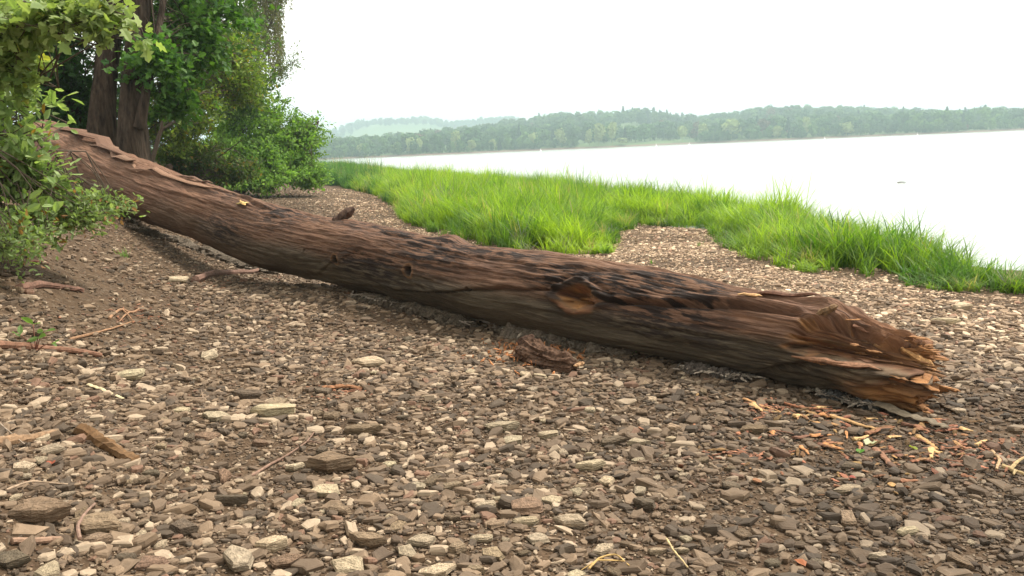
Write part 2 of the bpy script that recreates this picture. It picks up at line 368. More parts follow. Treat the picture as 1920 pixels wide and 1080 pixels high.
# buoys
M_WHITE, n, p = mat('white_paint'); p.inputs['Base Color'].default_value = (.8, .8, .8, 1); p.inputs['Roughness'].default_value = .4
for i, (qx, D) in enumerate([(1024, 430), (1238, 400), (1299, 420), (1550, 390), (1722, 400)]):
    x = (qx-960)/F*D; r = empty('buoy', (x, D, WATER))
    tag(r, 'small white buoy floating on the lake before the far bank', 'buoy', 'white buoys on the lake')
    mb = MB(); tube(mb, [(0, 0, -.3), (0, 0, -.1), (0, 0, .25), (0, 0, .5)], [.35, .55, .5, .25], 10); o = link('float', mb.mesh('float', True), M_WHITE); o.parent = r
    mb = MB(); tube(mb, [(0, 0, .45), (0, 0, 1.1), (0, 0, 1.5)], [.14, .12, .04], 8); o = link('topmark', mb.mesh('topmark', True), M_WHITE); o.parent = r
mb = MB(); c = at(1690, 348, 29.); c[2] = WATER+.02
tube(mb, curve([c+(-.16, 0, 0), c+(0, .03, .01), c+(.14, -.05, 0)], 8), [.01, .014, .018, .018, .018, .016, .012, .008], 6, (.12, .10, .08), .2, 4)
tag(link('driftwood', mb.mesh('driftwood'), M_STICK), 'small dark piece of driftwood floating on the bright lake', 'driftwood')

# ---------------------------------------------------------------- the fallen log
PAIRS = [((100, 232), (70, 345)), ((180, 262), (150, 378)), ((300, 312), (262, 416)), ((420, 355), (385, 464)), ((540, 392), (500, 510)), ((640, 410), (605, 536)), ((740, 432), (705, 554)), ((840, 450), (800, 580)), ((940, 468), (900, 606)), ((1040, 480), (1005, 626)), ((1150, 494), (1110, 650)), ((1260, 516), (1220, 674)), ((1370, 540), (1325, 698)), ((1480, 558), (1430, 716)), ((1570, 574), (1520, 732)), ((1660, 594), (1610, 748)), ((1760, 616), (1720, 768)), ((1830, 632), (1790, 784))]
mx, Cc, Rr = [], [], []
for T, B in PAIRS:
    T = np.array(T, float); B = np.array(B, float); m = (T+B)/2; th = np.linalg.norm(T-B)
    D = 1/(.204+(m[0]-1595)*(.204-.088)/(1595-230)); mx.append(m[0]); Cc.append(at(m[0], m[1], D)); Rr.append(th/F*D/2)
mx = np.array(mx); Cc = np.array(Cc); Rr = np.array(Rr); Rr *= .945; Cc[:, 2] += .010; Rr[0] = .50; Rr[1] = .44
NR, NT = 900, 300
qx = np.linspace(85, 1772, NR)
def sm(a, k):
    kk = np.exp(-np.linspace(-2.5, 2.5, k)**2); kk /= kk.sum(); p = np.pad(a, (k//2, k//2), mode='reflect', reflect_type='odd'); return np.convolve(p, kk, 'valid')[:len(a)]
LC = np.stack([sm(np.interp(qx, mx, Cc[:, j]), 121) for j in range(3)], -1); LR = sm(np.interp(qx, mx, Rr), 121)
S = np.concatenate([[0], np.cumsum(np.linalg.norm(np.diff(LC, axis=0), axis=1))])
tan = np.gradient(LC, axis=0); tan /= np.linalg.norm(tan, axis=1)[:, None]
side = np.cross(tan, np.array([0, 0, 1.])); side /= np.linalg.norm(side, axis=1)[:, None]           # towards the camera
if side[450]@(CP-LC[450]) < 0: side = -side
upv = np.cross(side, tan); upv *= np.sign(upv[:, 2:3])
TH = np.arange(NT)/NT*2*math.pi
def log_pos(i, th, r):
    return LC[i]+r[..., None]*(np.cos(th)[..., None]*upv[i]+np.sin(th)[..., None]*side[i])
II, TT = np.meshgrid(np.arange(NR), TH, indexing='ij'); SS = S[II]; RR = LR[II].copy()
base = log_pos(II, TT, RR); nrm = (np.cos(TT)[..., None]*upv[II]+np.sin(TT)[..., None]*side[II])
PJ = project(base); facing = ((CP-base)*nrm).sum(-1) > 0
def onlog(px, py):                            # surface parameter of a mark on the trunk
    d = (PJ[..., 0]-px)**2+(PJ[..., 1]-py)**2; d = np.where(facing, d, 1e9); a = np.unravel_index(np.argmin(d), d.shape); return a
ct, stt = np.cos(TT), np.sin(TT)
dsp = .022*fbm(SS*1.1, ct*.9, stt*.9, 3)+.008*fbm(SS*3, ct*3, stt*3, 3)
gr = fbm(SS*1.6, ct*9, stt*9, 3); dsp += .006*gr
rlow = 1-.75*sstep(1.1, 1.8, TT)*(1-sstep(4.6, 5.1, TT))*sstep(3.5, 6., SS)
dsp += rlow*.0055*(1-2*np.abs(fbm(SS*2.2+3, ct*15, stt*15, 3)))+.004*vnoise(SS*9, ct*17, stt*17)*(1-.4*(1-rlow))
left = 1-sstep(2., 5., SS); dsp += left*(.02*fbm(SS*2.2, ct*5+4, stt*5, 3))
freshm = np.zeros_like(SS); stainm = np.zeros_like(SS)
holes = np.zeros_like(SS)
def crack(pts, depth, wid, lip=0.):
    global dsp, holes
    A = [onlog(*q_) for q_ in pts]; ks = np.array([a[0] for a in A]); th = np.unwrap(np.array([TH[a[1]] for a in A]))
    o = np.argsort(ks); thc = np.interp(np.arange(NR), ks[o], th[o])+.03*vnoise(S*6, 2., 3.)
    on = (sstep(ks.min()-12, ks.min()+10, np.arange(NR))*(1-sstep(ks.max()-10, ks.max()+12, np.arange(NR))))[:, None]
    d = (TT-thc[:, None])*RR; wv_ = 1.35*wid*(1+.5*vnoise(S*5, 7., 1.))[:, None]
    gq = np.exp(-(d/wv_)**2)*on; dsp -= 1.5*depth*gq; holes = np.maximum(holes, gq)
    if lip: dsp += lip*on*(np.exp(-((d+.03)/.03)**2)-.6*sstep(0, .02, d)*np.exp(-(d/.10)**2))
crack([(560, 545), (700, 540), (780, 548), (880, 545), (980, 542), (1040, 543)], .03, .008, .012)
crack([(1125, 562), (1180, 566), (1270, 568), (1360, 568), (1440, 578), (1500, 590)], .05, .010, .018)
crack([(1000, 523), (1060, 528), (1110, 530)], .012, .006, .006)
crack([(590, 520), (612, 500), (640, 486), (670, 470)], .008, .007, .008)
crack([(240, 320), (330, 335), (420, 360), (500, 392)], .03, .010, .015)
crack([(260, 345), (360, 372), (440, 392)], .015, .008, .008)
crack([(1430, 700), (1520, 682), (1580, 690)], .03, .014, .008)
crack([(1180, 610), (1260, 622), (1350, 640)], .010, .007, .004)
crack([(700, 470), (800, 492), (900, 510)], .010, .007, .006)
crack([(880, 480), (1000, 500), (1150, 512), (1250, 535)], .010, .007, .006)
def spot(px, py, a, b, fn):
    i0, j0 = onlog(px, py); p_ = (SS-S[i0])/a; d = (TT-TH[j0]+math.pi) % (2*math.pi)-math.pi; return fn(p_, d*RR/b)
# knot with split heartwood
kp, kq = spot(1080, 555, .20, .095, lambda p_, q_: (p_, q_))
rho = (np.abs(kp)**1.35+np.abs(kq)**1.35)**(1/1.35)+.10*vnoise(kp*3, kq*3, 5.)
dsp += .046*np.exp(-((rho-1.18)/.24)**2)*(.7+.5*vnoise(kp*2, kq*2, 3.))*(1.15-.5*sstep(-.2, .8, kq)); dsp -= .02*np.exp(-((rho-1.6)/.15)**2)*(kq < 0)
ins = 1-sstep(.78, .98, rho); dsp += ins*(-.10*(1-np.clip(rho, 0, 1)**2)+.055*fbm(kp*2.0, kq*3, 8., 4))
freshm = np.maximum(freshm, (1-sstep(.85, 1.02, rho))*(.75+.25*vnoise(kp*4, kq*4, 1.)))
freshm = np.maximum(freshm, .8*np.exp(-((rho-1.12)/.16)**2)*sstep(.35, .8, kq))
pale_ring = np.zeros_like(SS); collar_hole_shade = np.zeros_like(SS)
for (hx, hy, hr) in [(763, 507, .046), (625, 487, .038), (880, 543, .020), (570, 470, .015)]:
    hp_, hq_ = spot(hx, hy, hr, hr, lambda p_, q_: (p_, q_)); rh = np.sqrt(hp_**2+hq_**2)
    dsp += -.12*(1-sstep(.55, .95, rh))+.008*np.exp(-((rh-1.3)/.35)**2); holes = np.maximum(holes, 1-sstep(.6, 1., rh)); collar_hole_shade = np.maximum(collar_hole_shade, .98*(1-sstep(.78, 1.02, rh))); pale_ring = np.maximum(pale_ring, np.exp(-((rh-1.32)/.24)**2)*(hr > .025))  # hole insides also darkened by colour, as depth shade
b_ = spot(852, 447, .13, .12, lambda p_, q_: np.exp(-np.abs(p_)**2.4-q_**2)); dsp += .06*b_
b_ = spot(660, 455, .20, .13, lambda p_, q_: np.exp(-p_**2-q_**2)); dsp += .03*b_
b_ = spot(1320, 528, .16, .12, lambda p_, q_: np.exp(-p_**2-q_**2)); dsp += .02*b_
# the broken end
QX = qx[II]; top_side = sstep(-.2, .9, np.cos(TT-.15)); jag = fbm(SS*1.2, ct*7, stt*7, 4)
RRn = RR*(1-.30*top_side*sstep(1560, 1690, QX+35*jag)-.26*top_side*sstep(1690, 1765, QX+25*jag)); 
cav = inpoly(PJ[..., 0]+22*fbm(SS*3, ct*11, stt*11, 3), PJ[..., 1]+5*vnoise(SS*9, ct*8+5, stt*8), [(1500, 602), (1555, 590), (1620, 600), (1800, 640), (1830, 730), (1700, 722), (1650, 694), (1600, 684), (1492, 668), (1486, 640)]) & facing
cavf = cav.astype(float)
for _ in range(4): cavf = (np.roll(cavf, 1, 1)+np.roll(cavf, -1, 1)+2*cavf)/4
for _ in range(10): cavf[1:-1] = (cavf[:-2]+cavf[2:]+2*cavf[1:-1])/4
cavf = np.clip(cavf+.30*4*cavf*(1-cavf)*fbm(SS*14, ct*16, stt*16, 3), 0, 1)
RRn -= cavf*(.10+.04*sstep(1500, 1700, QX)+.05*jag)
low_cut = sstep(1640, 1700, QX+25*jag)*sstep(.2, .6, np.sin(TT))*np.exp(-((TT-1.95)/.35)**2); RRn -= .05*low_cut
dsp += .02*sstep(1560, 1660, QX)*np.exp(-((TT-2.4)/.4)**2)+sstep(1380, 1520, QX)*.016*jag+sstep(1500, 1600, QX)*(.026*fbm(SS*4, ct*16, stt*16, 4)+.016*(1-2*np.abs(vnoise(SS*3, ct*30, stt*30))))
ridge = spot(1555, 572, .12, .10, lambda p_, q_: np.exp(-p_**2-q_**2)); dsp += .05*ridge
freshm = np.maximum(freshm, np.clip(cavf*(.62+.5*vnoise(SS*5, ct*9, stt*9)), 0, 1))
freshm = np.maximum(freshm, sstep(1560, 1660, QX+40*jag)*sstep(-.3, .5, np.cos(TT))*.6)
freshm = np.maximum(freshm, sstep(1560, 1690, QX+25*jag)*np.exp(-((TT-2.35)/.38)**2)*.95)
freshm = np.maximum(freshm, sstep(1375, 1410, QX)*np.exp(-((TT-spot(1410, 562, 1, 1, lambda a_, b2: 0*a_)-.75)/.18)**2)*.35*(vnoise(SS*8, ct*10, stt*10) > 0))
edge = np.clip(np.abs(np.roll(cavf, 4, 0)-np.roll(cavf, -4, 0)), 0, 1); edge = edge*sstep(-.1, .3, vnoise(SS*7, ct*8, stt*8+3)); freshm = np.maximum(freshm, edge*(QX < 1560))
RF = np.maximum(RRn+dsp, .05)
end_s = S[-1]-.12-.07*np.exp(-((np.mod(TH+2., 6.283)-2.)/1.1)**2)+.07*fbm(np.cos(TH)*2.5, np.sin(TH)*2.5, 6., 3)+.07*vnoise(np.cos(TH)*12, np.sin(TH)*12, 2.)+.03*vnoise(np.cos(TH)*30, np.sin(TH)*30, 4.)+.07*np.exp(-((TH-2.5)/.55)**2)
SSx = np.minimum(SS, end_s[None, :]); over = SS-SSx
POS = log_pos(II, TT, RF)-over[..., None]*tan[II]
# cap: rings running inward with splintered depth
caps = []; NC = 26
for k in range(1, NC+1):
    fr_ = 1-k/NC; dep = -.13*(1-fr_)**.7*0+.07*fbm(np.cos(TH)*fr_*7, np.sin(TH)*fr_*7, 4., 4)-.05*(1-fr_)
    cen = LC[-1]-.03*0*upv[-1]
    rr_ = RF[-1]*fr_; pp = LC[-1]+rr_[:, None]*(np.cos(TH)[:, None]*upv[-1]+np.sin(TH)[:, None]*side[-1])+((end_s-S[-1])*fr_-.08*(1-fr_)+dep*min(1, 4*(1-fr_)))[:, None]*tan[-1]
    caps.append(pp)
V = np.concatenate([POS.reshape(-1, 3)]+caps)
nrw = NR+NC; i = np.arange(nrw-1)[:, None]*NT; j = np.arange(NT)[None, :]; k = (j+1) % NT
Q = np.stack([i+j, i+NT+j, i+NT+k, i+k], -1).reshape(-1, 4)
greym = sstep(1.15, 1.75, TT+.25*vnoise(SS*1.5, ct*2, stt*2))*(1-sstep(4.7, 5.1, TT))*(.45+.55*sstep(4.5, 7.5, SS))
stainm = sstep(4.6, 6., SS)*(1-sstep(13.2, 14.3, SS))*(1-.45*sstep(1.7, 2.2, TT))*(1-freshm)*np.clip(.75+.6*vnoise(SS*1.3, ct*1.2, stt*1.2), 0, 1)+.25*(SS < 5)
stainm = np.maximum(stainm, 0)
greym = np.where(freshm > .25, 0., greym); greym = np.maximum(greym, (1-sstep(.9, 1.1, rho))*sstep(-.45, .25, vnoise(kp*2.6, kq*3.4, 12.)+.5*kq))
greym = np.maximum(greym, sstep(1540, 1640, QX+25*jag)*np.exp(-((TT-2.35)/.38)**2)); greym = np.maximum(greym, np.clip(edge*(QX < 1580)*1.2, 0, 1)); greym = np.maximum(greym, cavf*sstep(.15, .5, vnoise(SS*3+2, ct*9, stt*9)))
collar_hole_shade = np.maximum(collar_hole_shade, .95*np.exp(-((rho-1.14)/.15)**2)*(1-.75*sstep(.1, .7, kq))+.6*np.exp(-((kp+.25)/.35)**2-((kq+.3)/.35)**2)*(rho < 1))
freshm = np.maximum(freshm, .45*pale_ring); greym = np.maximum(greym, pale_ring)
mk = np.stack([np.clip(freshm*(1-holes), 0, 1), np.clip(stainm, 0, 1), np.clip(greym, 0, 1), 1-np.clip(collar_hole_shade, 0, 1)], -1).reshape(-1, 4)
mkc = np.tile([.95, 0, .55, 1.], (NC*NT, 1))
uvs = np.concatenate([np.stack([SSx, TT*.32], -1).reshape(-1, 2), np.stack([np.repeat(np.linspace(0, .3, NC), NT), np.tile(TH*.32, NC)], -1)])
lorig = LC[NR//2].copy(); lorig[2] -= LR[NR//2]
log = empty('fallen_log', lorig)
tag(log, 'long barkless weathered fallen log lying across the stony shore with a splintered end', 'log')
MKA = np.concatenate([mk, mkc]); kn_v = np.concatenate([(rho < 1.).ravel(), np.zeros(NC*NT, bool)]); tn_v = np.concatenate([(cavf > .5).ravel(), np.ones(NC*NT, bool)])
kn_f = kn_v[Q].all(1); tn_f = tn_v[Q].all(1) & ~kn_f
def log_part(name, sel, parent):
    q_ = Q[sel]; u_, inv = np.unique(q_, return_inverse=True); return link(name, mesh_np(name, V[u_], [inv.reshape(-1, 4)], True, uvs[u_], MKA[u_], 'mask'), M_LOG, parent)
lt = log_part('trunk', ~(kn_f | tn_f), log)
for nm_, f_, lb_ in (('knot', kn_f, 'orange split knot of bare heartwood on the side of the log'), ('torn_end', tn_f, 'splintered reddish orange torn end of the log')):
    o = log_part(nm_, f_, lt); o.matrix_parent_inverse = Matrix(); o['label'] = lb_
M_SPLIT = tint_mat('split_wood', 'GEOMETRY', .8, .55, 60., .6, .004, .2)
def shard(mb, P0, P1, wid, thk, seed, T=(.34, .16, .07), nose=.75, upd=None):
    rg = np.random.default_rng(seed); P0 = np.asarray(P0, float); P1 = np.asarray(P1, float); L = np.linalg.norm(P1-P0); m = 9
    P = P0+(P1-P0)*np.linspace(0, 1, m)[:, None]+rg.normal(scale=.012*L, size=(m, 3))
    pr = np.clip(np.minimum(np.linspace(.45, 2.2, m), (1.02-np.linspace(0, 1, m))/(1-nose)), .05, 1)*rg.uniform(.8, 1.15, m)
    tube(mb, P, wid/2*pr, 7, T, .22, seed, thk/wid)
def lp(px, py, off=0.):
    i_, j_ = onlog(px, py); return POS[i_, j_]+nrm[i_, j_]*off
end_dir = tan[-1]
def child(name, pts, wid, thk, seed, T, label=None):
    mb = MB()
    for a_, b2, ww, tk, sd in pts: shard(mb, a_, b2, ww, tk, sd, T)
    o = link(name, mb.mesh(name), M_SPLIT, log)
    if label: o['label'] = label
    return o
sp0 = lp(1500, 672, .0); sp1 = at(1655, 692, project(lp(1640, 700))[2]-.01)
child('splinter', [(sp0-.05*tan[740], sp1, .055, .03, 1)], 0, 0, 0, (.25, .13, .075), 'long pointed splinter along the broken flank')
for a_, b2, ww, tk, sd, tt_ in [((1690, 652), (1758, 694), .07, .04, 2, (.40, .22, .09)), ((1640, 745), (1742, 762), .10, .05, 3, (.36, .18, .08)), ((1600, 612), (1700, 640), .06, .035, 4, (.2, .10, .06)),
                          ((1660, 700), (1745, 730), .09, .05, 5, (.28, .12, .05)), ((1545, 640), (1640, 662), .05, .03, 6, (.24, .12, .06)), ((1530, 592), (1572, 572), .06, .05, 7, (.17, .10, .05)), ((1690, 770), (1755, 772), .06, .04, 8, (.22, .09, .05)), ((1720, 700), (1762, 715), .06, .04, 9, (.33, .15, .06))]:
    d0 = project(lp(min(a_[0], 1690), a_[1]))[2]; child('splinter', [(at(*a_, d0+.03), at(*b2, d0-.04), ww, tk, sd)], 0, 0, 0, tt_)
rgx = np.random.default_rng(99)
for k_ in range(46):                            # torn fibres round the break
    j_ = int(rgx.integers(0, NT)); i_ = int(NR-1-abs(rgx.normal(0, 34)))
    if rgx.uniform() < .45: i_ = int(np.interp(rgx.uniform(1500, 1720), qx, np.arange(NR))); j_ = int(rgx.uniform(.02, .32)*NT)
    a_ = POS[i_, j_]-nrm[i_, j_]*.02; L_ = rgx.uniform(.04, .13); b2 = a_+tan[-1]*L_+nrm[i_, j_]*rgx.uniform(-.01, .035)
    child('splinter', [(a_, b2, rgx.uniform(.012, .04), rgx.uniform(.006, .018), int(rgx.integers(1e6)))], 0, 0, 0, np.array([.30, .15, .065])*rgx.uniform(.35, 1.5))
# upright stub and raised flakes
st0 = lp(640, 416); d0 = project(st0)[2]+.12; mb = MB()
tube(mb, curve([at(625, 425, d0), at(642, 405, d0), at(664, 390, d0)], 9), [.06, .052, .056, .046, .05, .042, .046, .032, .018], 8, (.075, .045, .032), .30, 3)
link('branch_stub', mb.mesh('branch_stub'), M_STICK, log)['label'] = 'short dark branch stub on the far side of the log'
for a_, b2, ww, tk, sd, tt_ in [((95, 228), (246, 302), .20, .06, 21, (.16, .09, .06)), ((160, 262), (262, 312), .13, .05, 22, (.20, .12, .08)), ((250, 312), (415, 362), .09, .03, 23, (.24, .14, .09)), ((330, 330), (398, 350), .05, .03, 24, (.17, .10, .07)), ((1385, 562), (1430, 562), .04, .02, 25, (.5, .3, .14)), ((1400, 556), (1540, 566), .05, .03, 26, (.14, .07, .045))]:
    P0 = lp(*a_, .01); P1 = lp(*b2, .02)
    child('wood_flake', [(P0, P1, ww, tk, sd)], 0, 0, 0, tt_)
mb = MB(); shard(mb, lp(446, 386, .02), lp(470, 386, .03), .05, .02, 31, (.62, .48, .2)); shard(mb, lp(452, 382, .02), lp(464, 392, .04), .04, .02, 32, (.55, .36, .14))
tag(link('wood_chip', mb.mesh('wood_chip'), M_SPLIT), 'small pale yellow wood chip lying on top of the fallen log', 'wood chip')

# ---------------------------------------------------------------- stones
def stone_mesh(seed, n=7, chunky=0., layers=4, name='stone', emax=.45):
    """unit slab: about 1 wide, 1 deep, 1 high; angular outline, softened rim"""
    rg = np.random.default_rng(seed); th = (np.arange(n)+rg.uniform(-.42, .42, n))/n*2*math.pi
    r = .5*rg.uniform(.60, 1.12, n); ecc = rg.uniform(.0, emax); prof = {4: ([0, .45, .86, 1.], [.84, 1., .93, .74]), 5: ([0, .35, .70, .92, 1.], [.80, .98, 1., .92, .70])}[layers]
    V = []; tx, ty = rg.uniform(-.22, .22, 2)
    for z, s_ in zip(*prof):
        s2 = s_-(1-s_)*chunky*.4; jr = 1+rg.uniform(-.07, .07, n)
        x = np.cos(th)*r*s2*jr*(1+ecc); y = np.sin(th)*r*s2*jr
        V.append(np.stack([x+rg.uniform(-.03, .03), y+rg.uniform(-.03, .03), z+(tx*x+ty*y)*(z > .5)*1.4+rg.uniform(-.05, .05, n)*(z > .5)], -1))
    m = len(V); V = np.concatenate(V+[np.array([[0, 0, 1.+rg.uniform(-.06, .05)]])])
    Q = np.array([[a*n+b, a*n+(b+1) % n, (a+1)*n+(b+1) % n, (a+1)*n+b] for a in range(m-1) for b in range(n)])
    T = np.array([[m*n, (m-1)*n+b, (m-1)*n+(b+1) % n] for b in range(n)])
    return mesh_np(name, V, [Q, T])
HERO = [stone_mesh(500+i, 5+i % 4, (i % 3)*.5, 5) for i in range(26)]
for m in HERO: m.materials.append(M_STONE)
GRV = [stone_mesh(600+i, 5+i % 4, (i % 3)*.5, 4, 'pebble', .22) for i in range(16)]
for m in GRV: m.materials.append(M_GRAVEL)
CLS = {'cream': (.46, .385, .265), 'pale': (.38, .315, .225), 'tan': (.28, .21, .14), 'brown': (.17, .125, .080), 'grey': (.135, .106, .073), 'pink': (.235, .155, .105), 'red': (.24, .12, .08), 'dark': (.09, .07, .05)}
heroP = []
def stone(px, py, wp, hp, cls, label, group=None, flatness=None, rz=None, seed=None):
    """a stone whose top view is wp x hp photograph pixels at its place on the ground"""
    p_, D = gpt(px, py+hp*.32); wd_ = wp/F*D; sinv = max(.12, (EYE-p_[2])/np.linalg.norm(p_-CP))
    th_ = flatness if flatness else wd_*float(rng.uniform(.20, .32)); th_ = min(th_, max(.2*wd_, hp/F*D*.62))
    dp = max(.45*wd_, min(1.25*wd_, (hp/F*D-th_*.75)/sinv))
    sd = int(rng.integers(0, 26)) if seed is None else seed
    o = bpy.data.objects.new('stone', HERO[sd]); COL.objects.link(o); o.location = (p_[0], p_[1], float(p_[2])-.06*th_)
    o.scale = (wd_, dp, th_*1.2); o.rotation_euler = (float(rng.normal(0, .06)), float(rng.normal(0, .06)), float(rng.normal(0, .25)) if rz is None else rz)
    c_ = np.array(CLS[cls])*rng.uniform(.86, 1.12)*(1+rng.uniform(-.025, .025, 3)); o.color = (*(c_*np.array([1.08, 1.02, .97])), 1)
    tag(o, label, 'stone', group); heroP.append((p_[0], p_[1], max(wd_, dp)*.5)); return o
KNOWN = [(622, 866, 106, 44, 'brown', 'large flat brown slab stone beside the thin forked twig'), (70, 957, 125, 52, 'brown', 'broad rounded brown stone, the largest stone on the shore'),
 (183, 985, 78, 38, 'tan', 'tan slab stone with a bent twig leaning across it'), (183, 1014, 76, 30, 'tan', 'oval tan stone lying against the bent twig'), (445, 1042, 76, 62, 'pale', 'chunky pale grey-green boulder-like stone standing upright'),
 (510, 1017, 54, 36, 'cream', 'round cream stone beside the chunky pale upright stone'), (345, 990, 60, 34, 'grey', 'dark grey kite-shaped slate'), (290, 1054, 58, 30, 'pink', 'pinkish brown angular stone near the cut stick'),
 (92, 1066, 62, 42, 'pale', 'squarish pale tan stone below the cut pinkish stick'), (540, 1052, 62, 34, 'pink', 'pinkish tan stone beside the round cream stone'), (655, 1062, 62, 34, 'cream', 'cream flat stone with a sharp edge'),
 (690, 1013, 64, 30, 'tan', 'flat tan stone with a pointed corner'), (990, 945, 62, 46, 'pink', 'chunky pinkish brown block of stone'), (1036, 936, 34, 24, 'cream', 'small cream stone touching the chunky pinkish block'),
 (912, 950, 42, 22, 'cream', 'slim cream stone left lying beside the pinkish block'), (987, 979, 52, 20, 'cream', 'low cream stone just below the pinkish block'), (1072, 980, 54, 24, 'pale', 'pale topped stone with a brown side'),
 (1010, 1006, 40, 34, 'pale', 'pale angular block among brown pebbles'), (905, 1011, 46, 20, 'cream', 'smooth oval cream stone among grey slates'), (860, 1026, 50, 34, 'tan', 'tan block stone beside the smooth oval cream stone'),
 (925, 1037, 50, 30, 'tan', 'tan wedge stone below the smooth oval cream stone'), (795, 1013, 54, 30, 'pale', 'pale angular stone with a sloping top'), (765, 1033, 44, 34, 'pale', 'pale squarish chunk beside dark pebbles'),
 (822, 1068, 58, 34, 'cream', 'whitish jagged stone beside two tan ones'), (1107, 875, 62, 24, 'cream', 'cream lens-shaped stone with a dark underside'), (1140, 902, 34, 20, 'cream', 'small rough cream stone below the lens-shaped one'),
 (1145, 829, 56, 18, 'grey', 'smooth grey oval stone beside a flat pale slab'), (1197, 831, 52, 16, 'pale', 'flat pale slab beside the smooth grey oval'), (1030, 816, 42, 18, 'cream', 'bright angular cream stone beside a triangular one'),
 (962, 822, 40, 24, 'pale', 'triangular pale stone between two cream stones'), (940, 801, 58, 22, 'pale', 'elongated pale stone leaning on its neighbours'), (1260, 826, 42, 11, 'cream', 'thin bright cream flake of stone'),
 (850, 907, 38, 28, 'tan', 'upright triangular tan stone'), (517, 773, 88, 20, 'cream', 'long lumpy cream stone lying alone on dirt'), (405, 779, 40, 24, 'pale', 'pale lump of stone near the forked dry twig'),
 (395, 666, 36, 20, 'cream', 'cream cobble on the bare dirt'), (465, 743, 62, 14, 'grey', 'long thin grey lens-shaped slate'), (675, 806, 66, 22, 'brown', 'flat brown slate with a straight edge'),
 (552, 873, 38, 28, 'cream', 'round whitish stone touching the large brown slab'), (695, 681, 52, 20, 'cream', 'cream cluster-like stone on fine gravel'), (1703, 999, 46, 20, 'cream', 'bright cream flat stone alone on dark fine gravel'),
 (1590, 919, 62, 18, 'pale', 'pale lens-shaped stone alone on dark fine gravel'), (1230, 1036, 40, 16, 'cream', 'rectangular pale chip of stone under a straw'), (1277, 1033, 30, 14, 'cream', 'smaller rectangular pale chip beside the straw'),
 (1410, 806, 44, 18, 'brown', 'flat dark slate near the orange splinters'), (955, 659, 28, 28, 'pale', 'upright pale stone beside the rotten log chunk'), (985, 704, 30, 16, 'pale', 'pale stone in front of the rotten log chunk'),
 (1013, 707, 30, 12, 'cream', 'flat cream stone in front of the rotten log chunk'), (95, 846, 46, 20, 'pale', 'pale flat stone below the pale stick end'), (432, 939, 74, 20, 'grey', 'long grey slate below the thin twig'),
 (642, 957, 52, 20, 'tan', 'smooth tan lens-shaped stone'), (330, 524, 36, 11, 'pale', 'grey oval stone beside the curved reddish branch'), (1800, 578, 56, 14, 'cream', 'bright flat stone in front of the shore grass'),
 (1770, 603, 46, 12, 'cream', 'cream flat stone behind the broken log end'), (245, 705, 58, 20, 'cream', 'cream lumpy stone beside dry grass'), (60, 625, 40, 14, 'brown', 'brown stone by the small seedling'),
 (350, 879, 18, 18, 'cream', 'small white stone at the tip of a thin twig'), (1600, 875, 40, 16, 'grey', 'grey slate among the wood splinters'), (20, 1045, 60, 40, 'grey', 'big dull grey stone next to the cut stick')]
for (a, b, c_, d, e_, l) in KNOWN: stone(a, b, c_, d, e_, l)
NK = len(KNOWN)
LBL = {'cream': ('cream coloured flat stone scattered on the gravel shore', 'scattered cream stones'), 'pale': ('pale grey-tan stone scattered on the gravel shore', 'scattered pale stones'), 'tan': ('tan brown slate stone scattered on the gravel shore', 'scattered tan stones'),
       'brown': ('dull brown slate stone scattered on the gravel shore', 'scattered brown stones'), 'grey': ('dull grey slate stone scattered on the gravel shore', 'scattered grey stones'), 'pink': ('pinkish stone scattered on the gravel shore', 'scattered pinkish stones')}
cnt = 0; tries = 0
while cnt < 240 and tries < 6000:
    tries += 1
    py = 600+480*float(rng.uniform())**.75; px = float(rng.uniform(0, 1920))
    if py < 600+.16*px*0+(px > 500)*(px-500)*.135+(px > 1720)*-200: continue
    if px < 480 and py < 700: continue
    if px > 1300 and rng.uniform() < .62: continue
    p_, D = gpt(px, py); wd_ = float(np.clip(rng.lognormal(-2.80, .34), .035, .12)); 
    if any((p_[0]-a)**2+(p_[1]-b)**2 < (r_+wd_*.55)**2 for a, b, r_ in heroP): continue
    cls = str(rng.choice(['cream', 'pale', 'tan', 'brown', 'grey', 'pink'], p=[.12, .20, .24, .22, .15, .07])) if px < 1300 else str(rng.choice(['pale', 'tan', 'brown', 'grey', 'pink'], p=[.08, .2, .32, .32, .08]))
    wp = wd_*F/D; sinv = (EYE-p_[2])/D
    stone(px, py, wp, wp*(sinv*float(rng.uniform(.55, .95))+.2), cls, *LBL[cls], rz=float(rng.uniform(0, 6.28))); cnt += 1
# finer gravel: nobody could count it
U = lambda x, y: .96*x+.28*y
def wedge(n, d0, d1):
    d = np.sqrt(rng.uniform(d0*d0, d1*d1, n)); a_ = rng.uniform(-.72, .72, n); return d*np.sin(a_), d*np.cos(a_)
GP, GS, GT, GR = [], [], [], []
GRASSFRONT = [(560, 338), (640, 352), (700, 366), (735, 388), (760, 420), (860, 455), (960, 470), (1060, 478), (1140, 478), (1165, 440), (1210, 424), (1325, 430), (1345, 460), (1400, 485), (1500, 512), (1620, 527), (1720, 542), (1800, 552), (1920, 562)]
gf = [gpt(*q_)[0][:2] for q_ in GRASSFRONT]
gpoly = [(-26, 92)]+[tuple(q_) for q_ in gf]+[(gf[-1][0]+3, gf[-1][1]-2.4), (9.6, 2.5), (8.6+1.6, 2.), (7.5/.96-.2917*6, 6.), (7.7/.96-.2917*9.5, 9.5), (9.6/.96-.2917*15, 15.), (10./.96-.2917*20, 20.), (10.4/.96-.2917*40, 40.), (10/.96-.2917*75, 75.), (10/.96-.2917*110, 110.)]
